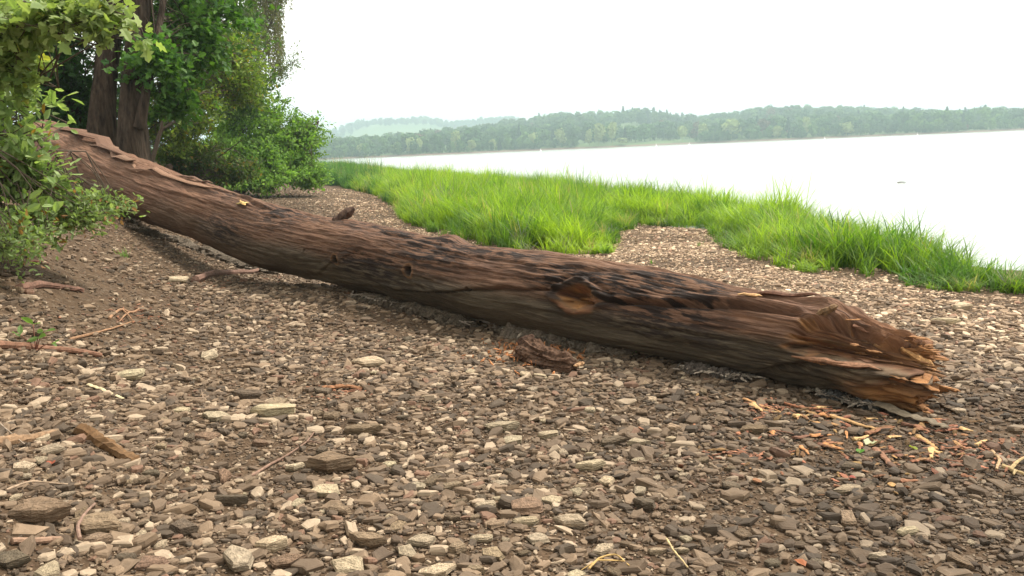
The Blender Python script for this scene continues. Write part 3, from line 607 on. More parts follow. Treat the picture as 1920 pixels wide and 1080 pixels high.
for (dens, d0, d1, s0, s1) in [(4200, 1.6, 4.6, .007, .014), (1150, 1.6, 9.5, .013, .026), (520, 9.5, 16, .02, .035), (500, 1.6, 20, .026, .048), (480, 1.6, 6.5, .028, .055), (90, 20, 42, .035, .06), (230, 1.7, 9, .05, .095), (40, 9, 40, .05, .10)]:
    n_ = int(dens*.72*(d1*d1-d0*d0)); 
    x, y = wedge(n_, d0, d1); u = U(x, y)
    dirt = sstep(.2, -1.0, u)*sstep(4.0, 5.6, y) if s0 > .012 else sstep(.2, -1.0, u)*sstep(4., 5.6, y)*.3
    dirt = np.where(np.isnan(dirt), 0, dirt)
    pr = (1-.62*np.clip(1-sstep(-1., .2, u), 0, 1)*sstep(4., 5.6, y))*np.clip(.75+.55*fbm(x*.9, y*.9, 11., 3), .15, 1)*(u < 8.2)*(u > -6)
    if s0 > .02: pr = pr*(1-.6*sstep(1.6, 3., u)*(1-sstep(4., 5.5, y)))
    kp_ = rng.uniform(size=n_) < pr; x, y, u = x[kp_], y[kp_], u[kp_]
    ing = inpoly(x, y, gpoly); kp_ = ~ing | (rng.uniform(size=len(x)) < .25); x, y, u = x[kp_], y[kp_], u[kp_]; n_ = len(x)
    sz = s0*(s1/s0)**(rng.uniform(size=n_)**1.4); th_ = sz*rng.uniform(.20, .45, n_)
    if s0 > .02:                                   # keep clear of the single stones
        HP = np.array(heroP); nearh = np.zeros(n_, bool)
        for a, b, r_ in HP: nearh |= (x-a)**2+(y-b)**2 < (r_*.8)**2
        x, y, u, sz, th_ = x[~nearh], y[~nearh], u[~nearh], sz[~nearh], th_[~nearh]; n_ = len(x)
    GP.append(np.stack([x, y, ground_h(x, y)-.25*th_+.002], -1)); GS.append(np.stack([sz*rng.uniform(.9, 1.5, n_), sz*rng.uniform(.65, 1.1, n_), th_], -1))
    r3 = np.stack([rng.normal(0, .17, n_), rng.normal(0, .17, n_), rng.uniform(0, 6.28, n_)], -1); GR.append(r3)
    g = rng.uniform(size=(n_, 1)); c_ = np.array([.090, .067, .046])*(1-g)+np.array([.235, .176, .116])*g
    k_ = rng.uniform(size=n_); c_[k_ < .12] = (.36, .295, .21); c_[(k_ > .12) & (k_ < .16)] = (.18, .112, .075); c_[(k_ > .19) & (k_ < .36)] = (.082, .064, .045)
    damp = 1-.38*sstep(1.2, 2.6, u+.5*fbm(x*.8, y*.8, 1., 2))*(1-sstep(4.2, 6.5, y)); dry = 1+.9*sstep(4., 9., y)*sstep(1., 3., u)  # far right gravel paler: dry stone plus sky sheen put into the tint
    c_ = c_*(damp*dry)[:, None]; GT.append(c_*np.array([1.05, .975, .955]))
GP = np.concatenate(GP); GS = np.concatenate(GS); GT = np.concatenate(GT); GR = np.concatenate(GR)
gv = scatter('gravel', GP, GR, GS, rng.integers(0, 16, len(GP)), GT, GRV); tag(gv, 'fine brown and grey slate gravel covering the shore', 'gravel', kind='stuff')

# ---------------------------------------------------------------- shore grass
def tuft(seed, nb=34, rad=.11, h=1., lean=.35, wide=.010):
    rg = np.random.default_rng(seed); mb = MB(); m = 5
    for b in range(nb):
        a_ = rg.uniform(0, 6.28); r_ = rad*math.sqrt(rg.uniform()); b0 = np.array([math.cos(a_)*r_, math.sin(a_)*r_, -.03]); hh = h*rg.uniform(.45, 1.05)
        az = rg.uniform(0, 6.28); ln = lean*rg.uniform(.2, 1.3)*hh; s_ = np.linspace(0, 1, m)
        P = b0+np.stack([math.cos(az)*ln*s_**2, math.sin(az)*ln*s_**2, hh*s_*(1-.22*s_*rg.uniform(0, 1.3))], -1)
        sd = np.array([-math.sin(az+rg.uniform(-.8, .8)), math.cos(az), 0]); wd_ = wide*rg.uniform(.6, 1.2)*np.array([.7, 1, .9, .6, .05])
        V = np.stack([P-sd*wd_[:, None]/2, P+sd*wd_[:, None]/2], 1).reshape(-1, 3)
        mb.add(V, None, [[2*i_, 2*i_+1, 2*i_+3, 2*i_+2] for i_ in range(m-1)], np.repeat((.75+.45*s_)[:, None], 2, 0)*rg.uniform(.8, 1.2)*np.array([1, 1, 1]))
    return mb.mesh('tuft')
M_GRASS, n, p = mat('shore_grass'); c = mix(n, 1., attr(n, 'tint', 'INSTANCER').outputs['Color'], attr(n, 'tint').outputs['Color'], 'MULTIPLY')
n.links.new(c, p.inputs['Base Color']); p.inputs['Roughness'].default_value = .5; p.inputs['Specular IOR Level'].default_value = .3
t_ = N(n, 'ShaderNodeBsdfTranslucent'); n.links.new(mix(n, 1., c, (1.3, 1.3, .5), 'MULTIPLY'), t_.inputs['Color'])
s_ = N(n, 'ShaderNodeMixShader'); s_.inputs[0].default_value = .5; n.links.new(p.outputs[0], s_.inputs[1]); n.links.new(t_.outputs[0], s_.inputs[2]); n.links.new(s_.outputs[0], n.nodes['Material Output'].inputs[0])
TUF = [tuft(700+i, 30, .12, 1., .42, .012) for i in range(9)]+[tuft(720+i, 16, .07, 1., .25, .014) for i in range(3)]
for m in TUF: m.materials.append(M_GRASS)
ga = np.array(gpoly); lo, hi = ga.min(0), ga.max(0); xs, ys = [], []
for (dn, ya, yb) in [(75, 1, 12), (60, 12, 22), (34, 22, 40), (20, 40, 70), (10, 70, 110)]:
    n_ = int(dn*(hi[0]-lo[0])*(yb-ya)); x = rng.uniform(lo[0], hi[0], n_); y = rng.uniform(ya, yb, n_); k_ = inpoly(x, y, gpoly); xs.append(x[k_]); ys.append(y[k_])
x = np.concatenate(xs); y = np.concatenate(ys)
def edge_dist(x, y):
    d = np.full(len(x), 1e9)
    for (x1, y1), (x2, y2) in zip(gf[:-1], gf[1:]):
        vx, vy = x2-x1, y2-y1; t_ = np.clip(((x-x1)*vx+(y-y1)*vy)/(vx*vx+vy*vy), 0, 1); d = np.minimum(d, np.hypot(x-x1-t_*vx, y-y1-t_*vy))
    return d
ed = edge_dist(x, y); k_ = rng.uniform(size=len(x)) < np.clip(.30+ed*.9+.75*vnoise(x*1.8, y*1.8, 3.), .04, 1); x, y, ed = x[k_], y[k_], ed[k_]
hh = (.36+.13*fbm(x*.45, y*.45, 8., 2)+.13*vnoise(x*1.4, y*1.4, 1.)+.34*sstep(10, 20, y)+.15*sstep(20, 35, y))*(.5+.5*sstep(0, .8, ed))*rng.uniform(.8, 1.2, len(x))
pjx = 960+F*x/y; reed = (pjx+45*vnoise(x*1.3, y*.5, 4.)+rng.normal(0, 14, len(x)) < 690) & (y > 20); hh = np.where(reed, hh*1.35, hh); tall = rng.uniform(size=len(x)) < .05; hh = np.where(tall, hh*1.45, hh)
g = np.clip(.5+.5*fbm(x*.9, y*.9, 2., 3)+rng.normal(0, .28, len(x)), 0, 1)[:, None]
c_ = np.array([.080, .180, .018])*(1-g)+np.array([.265, .40, .036])*g; c_[reed] = c_[reed]*np.array([.45, .6, 1.5])
dr = rng.uniform(size=len(x)) < .05; c_[dr] = (.32, .29, .13); dk = rng.uniform(size=len(x)) < .14; c_[dk] = c_[dk]*np.array([.5, .62, 1.1])
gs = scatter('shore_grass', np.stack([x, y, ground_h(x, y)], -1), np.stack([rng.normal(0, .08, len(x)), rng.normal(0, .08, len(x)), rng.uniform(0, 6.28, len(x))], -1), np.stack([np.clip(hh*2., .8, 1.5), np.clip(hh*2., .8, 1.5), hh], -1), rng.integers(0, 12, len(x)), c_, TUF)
tag(gs, 'tall bright green grass growing along the water edge', 'grass', kind='stuff')
GT_ = [tuft(740+i, 22, .06, .16, .5, .006) for i in range(3)]
M_TUFT = leaf_mat('grass_tuft')
for m in GT_: m.materials.append(M_TUFT)
for i, (qx_, qy_, sc, l) in enumerate([(232, 482, 1.0, 'small lone green grass tuft on the bare dirt beside the log'), (432, 596, .35, 'tiny green grass sprig on stony dirt'), (1188, 664, .5, 'little green tuft at the foot of the log'), (1312, 462, .9, 'low grass tuft on pebbles between two grass banks'), (1222, 495, .7, 'thin grass tuft growing behind the log'), (1300, 700, .5, 'small dark green weed tuft under the log'), (1510, 580, .0, '')]):
    if sc == 0: continue
    p_, D = gpt(qx_, qy_); me = GT_[i % 3].copy(); c4 = np.array([.12, .26, .04])*rng.uniform(.8, 1.2)
    a_ = me.attributes['tint']; buf = np.empty(len(me.vertices)*4, np.float32); a_.data.foreach_get('color', buf); buf = buf.reshape(-1, 4); buf[:, :3] *= c4; a_.data.foreach_set('color', buf.ravel())
    o = link('grass_tuft', me, None, None, p_); o.scale = (sc,)*3; tag(o, l, 'grass')
# ---------------------------------------------------------------- bark strips, sticks and splinters on the ground
def gline(pts, lift=0., n=14):
    P = curve([gpt(*q_)[0] for q_ in pts], n); P[:, 2] = ground_h(P[:, 0], P[:, 1])+lift; return P
def strip(pts, wid, hgt, label, seed, col=(.13, .105, .08)):
    P = gline(pts, hgt*.25, 60); mb = MB(); t_ = np.linspace(0, 1, 60)
    R = wid/2*np.clip(np.minimum(t_*7, (1-t_)*9), .15, 1)*(1+.35*vnoise(t_*14, seed, 2.)); tube(mb, P, R, 12, col, .28, seed, hgt/wid*1.3)
    rg = np.random.default_rng(seed)
    for _ in range(150):                         # loose flakes on it
        i_ = rg.integers(2, 58); c_ = P[i_]+np.array([rg.normal(0, wid*.3), rg.normal(0, wid*.3), hgt*.35]); d = rg.normal(size=3)*np.array([1, 1, .3])*.028
        shard(mb, c_-d, c_+d, .022, .009, int(rg.integers(1e6)), np.array([.24, .20, .16])*rg.uniform(.2, 1.9))
    o = link('bark_strip', mb.mesh('bark_strip'), M_CRUMB); tag(o, label, 'bark', 'fallen bark along the log')
strip([(235, 428), (330, 454), (420, 488), (522, 516)], .18, .09, 'long crumbled grey bark strip under the raised part of the log', 1, (.13, .105, .08))
strip([(655, 562), (740, 578), (830, 600), (905, 620)], .17, .10, 'grey flaky bark strip below the trunk hole', 2)
strip([(928, 626), (1000, 640), (1090, 656), (1185, 670)], .18, .11, 'thick rough bark slab tucked under the knot in the log', 3, (.19, .155, .12))
strip([(1275, 698), (1340, 708), (1405, 718)], .12, .07, 'short dark bark strip under the log towards its broken end', 4, (.12, .10, .085))
strip([(1530, 742), (1590, 756), (1650, 772)], .10, .05, 'narrow black-and-white bark strip under the broken end', 5, (.10, .095, .09))
def stick(pts, wp, label, cat, col, seed, name='stick', group=None, lift=None, n=16, jit=.12, tip=.35, flat=1., m=None, side_=None):
    q0 = gpt(*pts[len(pts)//2]); r_ = wp/F*q0[1]/2; P = gline(pts, max(r_*.8, .012) if lift is None else lift, n); rg = np.random.default_rng(seed)
    P = P+rg.normal(scale=r_*.10, size=P.shape); R = r_*np.linspace(1.1, 1-tip, n)*rg.uniform(.93, 1.07, n); mb = MB()
    tube(mb, P, R, 8, np.array(col), jit, seed, flat)
    if side_:
        for f_, qq in side_:
            e_ = gpt(*qq)[0]; e_[2] += r_*3; tube(mb, curve([P[int(f_*(n-1))], (P[int(f_*(n-1))]+e_)/2+(0, 0, r_), e_], 6), np.linspace(r_*.8, r_*.35, 6), 6, np.array(col), .1, seed+1)
    o = link(name, mb.mesh(name), m or M_STICK); tag(o, label, cat, group); return o
stick([(-30, 655), (60, 657), (130, 662), (192, 672)], 15, 'reddish split branch lying behind the small seedling', 'branch', (.21, .11, .07), 11, 'branch')
stick([(36, 548), (75, 540), (115, 543), (155, 549)], 14, 'curled reddish bark piece on the dirt below the leafy bush', 'bark', (.19, .105, .075), 12, 'bark_piece')
stick([(366, 531), (395, 518), (430, 514), (465, 516), (498, 508)], 12, 'curved pinkish brown branch beside the log', 'branch', (.20, .12, .09), 13, 'branch')
stick([(153, 817), (200, 845), (256, 878)], 25, 'short rotten brown stick with grooved bark and orange ends', 'stick', (.16, .09, .043), 14, jit=.25, tip=.1)
stick([(-25, 840), (45, 832), (102, 820)], 20, 'pale split stick with an orange frayed end', 'stick', (.27, .17, .10), 15, jit=.22)
stick([(465, 902), (500, 880), (545, 856), (575, 835), (592, 812)], 5, 'thin forked reddish twig reaching towards the large slab', 'twig', (.24, .15, .11), 16, 'twig', tip=.6, side_=[(.75, (600, 838))])
stick([(362, 880), (400, 890), (440, 900), (468, 903)], 4, 'thin pale twig with a white stone at its tip', 'twig', (.27, .19, .14), 17, 'twig', tip=.4)
stick([(24, 1024), (70, 1022), (114, 1019)], 13, 'short straight cut stick with pinkish bark', 'stick', (.30, .19, .13), 18, tip=.1, jit=.06)
stick([(152, 1030), (147, 1005), (160, 985), (180, 963)], 7, 'bent pinkish twig lying over two tan stones', 'twig', (.25, .16, .12), 19, 'twig', lift=.035)
stick([(362, 752), (385, 752), (412, 735)], 4, 'short forked dry twig on brown slates', 'twig', (.24, .17, .12), 20, 'twig', side_=[(.2, (378, 738))])
stick([(165, 726), (195, 736), (232, 752)], 9, 'pale yellowish peeled bark strip among dry grass', 'bark', (.52, .44, .27), 21, 'bark_piece', flat=.4)
stick([(-10, 800), (25, 828), (48, 848)], 3, 'very thin pale twig crossing the frayed stick', 'twig', (.33, .26, .2), 22, 'twig', lift=.03)
stick([(15, 943), (60, 925), (130, 930)], 4, 'thin pale twig lying over the largest brown stone', 'twig', (.36, .26, .18), 23, 'twig', lift=.045)
stick([(130, 640), (190, 625), (250, 605)], 5, 'thin reddish dry stem on the dirt', 'twig', (.28, .16, .09), 24, 'twig')
stick([(205, 600), (232, 582), (242, 590), (268, 578)], 5, 'small tangle of dry reddish stems', 'twig', (.33, .19, .11), 25, 'twig', side_=[(.4, (250, 610)), (.6, (225, 612))])
stick([(1250, 1028), (1262, 1050), (1290, 1084)], 4, 'long straw crossing the rectangular pale chips', 'straw', (.55, .42, .22), 26, 'straw', lift=.035)
stick([(1105, 1084), (1125, 1062), (1155, 1055), (1180, 1078)], 4, 'curled golden dry straw blade', 'straw', (.5, .33, .13), 27, 'straw', lift=.03, side_=[(.3, (1190, 1062)), (.5, (1090, 1075))])
stick([(1395, 752), (1430, 766), (1476, 780)], 8, 'long tan wood splinter with its dark twin', 'splinter', (.40, .22, .10), 28, 'wood_splinter', tip=.7, flat=.5)
stick([(1398, 762), (1440, 775), (1474, 779)], 5, 'thin pale splinter beside the tan one', 'splinter', (.52, .33, .16), 29, 'wood_splinter', tip=.7, flat=.5)
stick([(1555, 785), (1600, 797), (1652, 812)], 11, 'straight bright yellow-orange wood splinter below the broken end', 'splinter', (.46, .28, .13), 30, 'wood_splinter', tip=.5, flat=.6)
stick([(1645, 768), (1700, 788), (1775, 812)], 30, 'broad grey-brown plank of bark under the broken log end', 'bark', (.17, .135, .095), 31, 'bark_piece', flat=.25, tip=.5, jit=.04)
stick([(1720, 822), (1740, 835), (1758, 848)], 12, 'short golden splinter among rotten crumbs', 'splinter', (.42, .25, .11), 32, 'wood_splinter', flat=.5, tip=.5)
stick([(1640, 848), (1655, 860), (1668, 876)], 14, 'brown frayed bark chip beside the pale leaf', 'bark', (.25, .13, .08), 33, 'bark_piece', flat=.5)
stick([(1690, 800), (1725, 806), (1752, 812)], 7, 'dark thin splinter on the bark plank', 'splinter', (.16, .08, .05), 34, 'wood_splinter', tip=.6)
stick([(1860, 852), (1875, 868), (1868, 885)], 7, 'pale upright-curved chip beside the dry grass', 'splinter', (.42, .28, .16), 35, 'wood_splinter')
stick([(1880, 880), (1905, 890), (1935, 900)], 10, 'golden dry grass bundle on the gravel', 'straw', (.42, .31, .16), 36, 'straw', side_=[(.3, (1925, 870)), (.5, (1900, 905))])
stick([(605, 733), (640, 730), (682, 733)], 13, 'bright orange rotten wood chip alone among slates', 'wood chip', (.27, .13, .065), 37, 'wood_chip', flat=.6, jit=.3)
stick([(40, 500), (62, 494), (90, 498)], 10, 'small reddish bark flake under the leafy bush', 'bark', (.28, .11, .08), 38, 'bark_piece', flat=.4)
stick([(1290, 1060), (1330, 1056), (1385, 1064)], 10, 'dull brown stick half buried in gravel', 'stick', (.15, .11, .08), 39)
stick([(1470, 760), (1500, 770), (1560, 772)], 5, 'thin rusty splinter beside the bark strip', 'splinter', (.3, .13, .07), 40, 'wood_splinter')
chips = 0
while chips < 46:
    px = float(rng.normal(1640, 150)); py = float(rng.normal(815, 45))
    if px < 1360 or px > 1915 or py < 742+(px-1400)*.12 or py > 930: continue
    L = float(rng.uniform(12, 46)); a_ = float(rng.normal(.3, .6)); wq = float(rng.uniform(5, 13))
    c_ = [(.42, .20, .085), (.24, .115, .065), (.52, .34, .16), (.17, .085, .055)][int(rng.integers(4))]
    nm = ['orange', 'rusty brown', 'pale yellow', 'dark red-brown'][[(.42, .20, .085), (.24, .115, .065), (.52, .34, .16), (.17, .085, .055)].index(c_)]
    stick([(px, py), (px+L*.5*math.cos(a_), py+L*.22*math.sin(a_)), (px+L*math.cos(a_), py+L*.45*math.sin(a_))], wq, nm+' wood chip strewn on the gravel below the broken log end', 'wood chip', c_, 900+chips, 'wood_chip', nm+' chips below the broken log end', n=6, flat=.5, jit=.3, tip=.6, lift=.016); chips += 1
# rotten log chunk with orange crumbs
ck, D = gpt(1035, 690); mb = MB(); P = gline([(990, 672), (1012, 686), (1045, 697), (1082, 699)], .055, 26); t_ = np.linspace(0, 1, 26)
def rough_tube(mb, P, R, nn, col, amp, seed):
    t2, A, B = frames(P); th = np.arange(nn)/nn*2*math.pi; dd = np.cos(th)[None, :, None]*A[:, None]+np.sin(th)[None, :, None]*B[:, None]; X0 = P[:, None]+np.asarray(R)[:, None, None]*dd
    sl_ = np.arange(len(P))[:, None]/12.; k2 = 1+amp*(1.1*vnoise(sl_*.5, np.cos(th)*1.3, np.sin(th)*1.3+seed)+.9*(1-2*np.abs(vnoise(sl_*.8, np.cos(th)*3.2, np.sin(th)*3.2+seed)))+.35*vnoise(sl_*5, np.cos(th)*6, np.sin(th)*6+seed))
    V = P[:, None]+(np.asarray(R)[:, None]*k2)[..., None]*dd; i_ = np.arange(len(P)-1)[:, None]*nn; j_ = np.arange(nn)[None]; k3 = (j_+1) % nn
    V = np.vstack([V.reshape(-1, 3), P[:1], P[-1:]]); m_ = len(P)*nn
    mb.add(V, np.array([(m_, (a+1) % nn, a) for a in range(nn)]+[(m_+1, m_-nn+a, m_-nn+(a+1) % nn) for a in range(nn)]), np.stack([i_+j_, i_+k3, i_+nn+k3, i_+nn+j_], -1).reshape(-1, 4), col)
Pf = curve(P, 60); tf = np.linspace(0, 1, 60)
rough_tube(mb, Pf, .086*np.clip(np.minimum(.8+tf*3, 1.08-.45*tf), .1, 1)*np.clip((1-tf)*14, .6, 1), 40, (.115, .068, .046), .30, 3.)
P2 = curve([P[3]+(0, 0, 0), P[1]+(-.01, .02, .045), P[0]+(-.015, .03, .07)], 24); rough_tube(mb, P2, np.linspace(.07, .045, 24), 28, (.085, .05, .036), .3, 9.)
chunk = empty('rotten_log_chunk', P[12]-np.array([0, 0, .06])); link('body', mb.mesh('body', False), M_CRUMB, chunk); tag(chunk, 'dark rotten chunk of log with a forked knobbly end on the gravel', 'wood')
mb = MB(); shard(mb, P[-1]+(-.02, -.05, 0), P[-1]+(.05, .01, .01), .05, .03, 77, (.4, .24, .13)); link('frayed_end', mb.mesh('frayed_end'), M_SPLIT, chunk)
mb = MB(); rg = np.random.default_rng(5)
for _ in range(230):
    px = rg.normal(1000, 48); py = rg.normal(668, 13); p_, _d = gpt(px, py); p_ = p_+(0, 0, rg.uniform(.012, .035)); d = rg.normal(size=3)*.012; shard(mb, p_-d, p_+d, .018, .01, int(rg.integers(1e6)), np.array([.42, .18, .075])*rg.uniform(.4, 1.2))
for _ in range(260):
    px = rg.normal(1650, 150); py = rg.normal(820, 48)
    if py < 745+(px-1400)*.12 or px > 1960: continue
    p_, _d = gpt(px, py); k_ = rg.uniform(.3, 1.7); d = rg.normal(size=3)*np.array([.014, .014, .004])*k_; shard(mb, p_-d+(0, 0, .013), p_+d+(0, 0, .018), .017*k_, .007*k_, int(rg.integers(1e6)), np.array([.30, .15, .075])*np.array([1, rg.uniform(.8, 1.25), 1])*rg.uniform(.3, 1.3))
for (cx_, cy_, sx2, sy2, nn) in [(1440, 768, 25, 12, 60), (400, 528, 60, 8, 50), (240, 590, 40, 16, 50), (640, 736, 30, 8, 40), (1390, 856, 30, 6, 50), (1840, 850, 50, 20, 120)]:
    for _ in range(nn):
        p_, _d = gpt(rg.normal(cx_, sx2), rg.normal(cy_, sy2)); d = rg.normal(size=3)*np.array([.014, .014, .003]); shard(mb, p_-d+(0, 0, .010), p_+d+(0, 0, .014), .013, .006, int(rg.integers(1e6)), np.array([.26, .12, .07])*rg.uniform(.5, 1.3))
tag(link('wood_crumbs', mb.mesh('wood_crumbs'), M_SPLIT), 'rusty orange crumbs of rotten wood strewn on the gravel', 'wood crumbs', kind='stuff')

# ---------------------------------------------------------------- leaves and woody plants
OVAL = (np.array([(0, 0, 0), (.30, .22, .05), (.68, .20, .05), (1, 0, -.06), (.68, -.20, .05), (.30, -.22, .05)]), [], [(0, 3, 2, 1), (0, 5, 4, 3)])
MAPLE = (np.array([(.0, 0, 0), (.05, .30, .03), (.22, .22, .03), (.42, .55, .0), (.52, .24, .04), (.72, .26, .02), (1., 0, -.08), (.72, -.26, .02), (.52, -.24, .04), (.42, -.55, .0), (.22, -.22, .03), (.05, -.30, .03)]),
         [(0, 2, 1), (0, 4, 2), (2, 4, 3), (0, 6, 4), (4, 6, 5), (0, 8, 6), (6, 8, 7), (0, 10, 8), (8, 10, 9), (0, 11, 10)], [])
NARROW = (np.array([(0, 0, 0), (.35, .10, .02), (1, 0, -.1), (.35, -.10, .02)]), [], [(0, 3, 2, 1)])
def add_leaves(mb, P, dirs, size, tints, shape, rg, face=.6):
    """leaves at points P growing along dirs, faces turned mostly upward"""
    n_ = len(P); d = dirs/(np.linalg.norm(dirs, axis=1)[:, None]+1e-9); upn = np.array([0, 0, 1.])*face+rg.normal(scale=.45, size=(n_, 3))
    b = np.cross(upn, d); b /= np.linalg.norm(b, axis=1)[:, None]+1e-9; c_ = np.cross(d, b); Sx = shape[0]; m = len(Sx)
    V = P[:, None, :]+size[:, None, None]*(Sx[None, :, 0:1]*d[:, None]+Sx[None, :, 1:2]*b[:, None]+Sx[None, :, 2:3]*c_[:, None])
    off = (np.arange(n_)*m)[:, None, None]
    F3 = (np.array(shape[1])[None]+off).reshape(-1, 3) if shape[1] else None; F4 = (np.array(shape[2])[None]+off).reshape(-1, 4) if shape[2] else None
    mb.add(V.reshape(-1, 3), F3, F4, np.repeat(tints, m, 0))
def ptint(n_, ca, cb, rg, odd=None, po=.05):
    g = np.clip(rg.normal(.5, .3, (n_, 1)), 0, 1); c_ = np.array(ca)*(1-g)+np.array(cb)*g
    if odd is not None: c_[rg.uniform(size=n_) < po] = odd
    return c_
def woody(name, label, cat, base, stems, vols, nclump, per, leaf, shape, ca, cb, seed, group=None, sig=.28, droop=0., bark=(.10, .075, .055), odd=None, po=.05, limb=.05, shell=.55, names=('trunk', 'crown'), face=.6, furrow=False, twig_r=.0035):
    """stems: list of (polyline, r0, r1); vols: (centre, radii, weight)"""
    rg = np.random.default_rng(seed); base = np.asarray(base, float); root = empty(name, base); tag(root, label, cat, group)
    tb = MB(); wb = MB(); nodes = []
    for (pl, r0, r1) in stems:
        P = curve(pl, 40 if furrow else 16); R = np.linspace(r0, r1, len(P)); 
        if furrow: R[:8] *= np.linspace(1.45, 1., 8)
        nn = 36 if furrow else 8
        if furrow:
            t_, A, B = frames(P); th = np.arange(nn)/nn*2*math.pi; hz_ = P[:, 2:3]
            rr_ = R[:, None]*(1+.06*vnoise(hz_*.8, np.cos(th)*2, np.sin(th)*2+seed)+.10*(1-2*np.abs(vnoise(hz_*1.3, np.cos(th)*6, np.sin(th)*6+seed))))
            V = P[:, None]+rr_[..., None]*(np.cos(th)[None, :, None]*A[:, None]+np.sin(th)[None, :, None]*B[:, None]); i_ = np.arange(len(P)-1)[:, None]*nn; j_ = np.arange(nn)[None]; k2 = (j_+1) % nn
            tb.add(V.reshape(-1, 3), None, np.stack([i_+j_, i_+k2, i_+nn+k2, i_+nn+j_], -1).reshape(-1, 4), bark)
        else: tube(tb, P, R, nn, bark, .08, seed)
        nodes += [(P[i_], R[i_]) for i_ in range(len(P)//4 if furrow else 2, len(P))]
    NP = np.array([a for a, _ in nodes]); lb = MB(); wts = np.array([v[2] for v in vols], float); wts /= wts.sum()
    for ci in range(nclump):
        c_, rad, _ = vols[rg.choice(len(vols), p=wts)]; d = rg.normal(size=3); d /= np.linalg.norm(d); c = np.asarray(c_)+d*np.asarray(rad)*(shell+(1-shell)*rg.uniform())*rg.uniform(.55, 1.)**.5
        gz = float(ground_h(c[0], c[1]))+.08; c[2] = max(c[2], gz+rg.uniform(0, .25))
        near_ = np.argsort(np.linalg.norm((NP-c)*np.array([1, 1, 1.3])+np.array([0, 0, .3]), axis=1))[:max(3, len(NP)//3)]; s0 = NP[int(rg.choice(near_))]; L = np.linalg.norm(c-s0)
        mid = (s0+c)/2+np.array([0, 0, .10*L])+rg.normal(scale=.06*L, size=3); r0 = min(limb, .0045*L+twig_r)
        tube(wb, curve([s0, mid, c], 6), np.linspace(r0, twig_r, 6), 5, bark, 0, 0, 1, False)
        k_ = int(per*rg.uniform(.6, 1.4)); sg = sig*rg.uniform(.7, 1.3); tw = rg.normal(size=(max(2, k_//9), 3)); tw /= np.linalg.norm(tw, axis=1)[:, None]; tw[:, 2] = tw[:, 2]*.6-droop
        pts, dr = [], []
        for q_ in tw:                            # short twigs in the clump with leaves along them
            ln = sg*rg.uniform(.8, 2.); e_ = c+q_*ln; f_ = rg.uniform(.15, 1, 9)[:, None]; pts.append(c+(e_-c)*f_+rg.normal(scale=.02+.1*sg, size=(9, 3))); dr.append(q_*.6+rg.normal(scale=.7, size=(9, 3)))
            if droop: dr[-1][:, 2] -= droop*1.5
            tube(wb, [c, (c+e_)/2+rg.normal(scale=.03*ln, size=3), e_], [twig_r, twig_r*.7, twig_r*.4], 3, bark, 0, 0, 1, False)
        pts = np.concatenate(pts); dr = np.concatenate(dr); ok = pts[:, 2] > ground_h(pts[:, 0], pts[:, 1])+.02; pts, dr = pts[ok], dr[ok]
        if len(pts) == 0: continue
        tn_ = ptint(len(pts), ca, cb, rg, odd, po)*rg.uniform(.78, 1.22)
        add_leaves(lb, pts, dr, leaf*rg.uniform(.6, 1.2, len(pts)), tn_, shape, rg, face)
    tk_ = link(names[0], tb.mesh(names[0], True, base), M_BARK if furrow else M_TWIG, root); tk_.matrix_parent_inverse = Matrix()
    link('branches', wb.mesh('branches', True, base), M_TWIG, tk_).matrix_parent_inverse = Matrix()
    link(names[1], lb.mesh(names[1], False, base), M_LEAF, root).matrix_parent_inverse = Matrix()
    return root
def vol(px, py, D, rx, ry, wt=1., rd=None):
    a_ = rx/F*D; return (at(px, py, D), (a_, a_ if rd is None else rd, ry/F*D), wt)
def gb(x, y): return np.array([x, y, float(ground_h(x, y))])
def stemline(px0, D, tops):
    b = at(px0, 300, D); b[2] = float(ground_h(b[0], b[1]))-.15; return [b]+[at(a, c_, D+(d2 if True else 0)) for a, c_, d2 in tops]
GA, GB = (.030, .075, .016), (.085, .160, .030)
# the three big trunks on the bank behind the log
s1 = stemline(112, 15.2, [(112, 200, 0), (105, 60, .2), (90, -120, .3), (70, -420, .4), (60, -800, .5)])
woody('tree', 'shaded thick dark tree trunk half hidden behind the leafy bush', 'tree', s1[0], [(s1, .30, .10)], [vol(110, 150, 15, 70, 110, 1.4), vol(60, -160, 15, 190, 170, 1.6), vol(40, -420, 15.5, 260, 200, 1.4)], 130, 55, .13, MAPLE, (.018, .055, .014), (.045, .10, .02), 41, 'big trees on the bank', .34, furrow=True, limb=.09, bark=(.06, .042, .032))
s2 = stemline(184, 14.6, [(190, 200, 0), (204, 90, .1), (216, -20, .2), (222, -260, .3), (230, -700, .5)])
woody('tree', 'rough brown tree trunk leaning slightly, left of its twin, behind the log', 'tree', s2[0], [(s2, .20, .09)], [vol(150, 190, 15.4, 40, 75, .7), vol(290, 115, 13.9, 45, 30, .6), vol(220, -150, 15, 200, 130, 1.6), vol(260, -420, 15, 260, 200, 1.4)], 120, 55, .12, MAPLE, (.035, .10, .022), (.10, .21, .037), 42, 'big trees on the bank', .32, furrow=True, limb=.08, bark=(.070, .050, .036))
s3 = stemline(240, 14.2, [(246, 200, 0), (254, 100, .1), (264, -20, .2), (290, -260, .3), (330, -700, .5)])
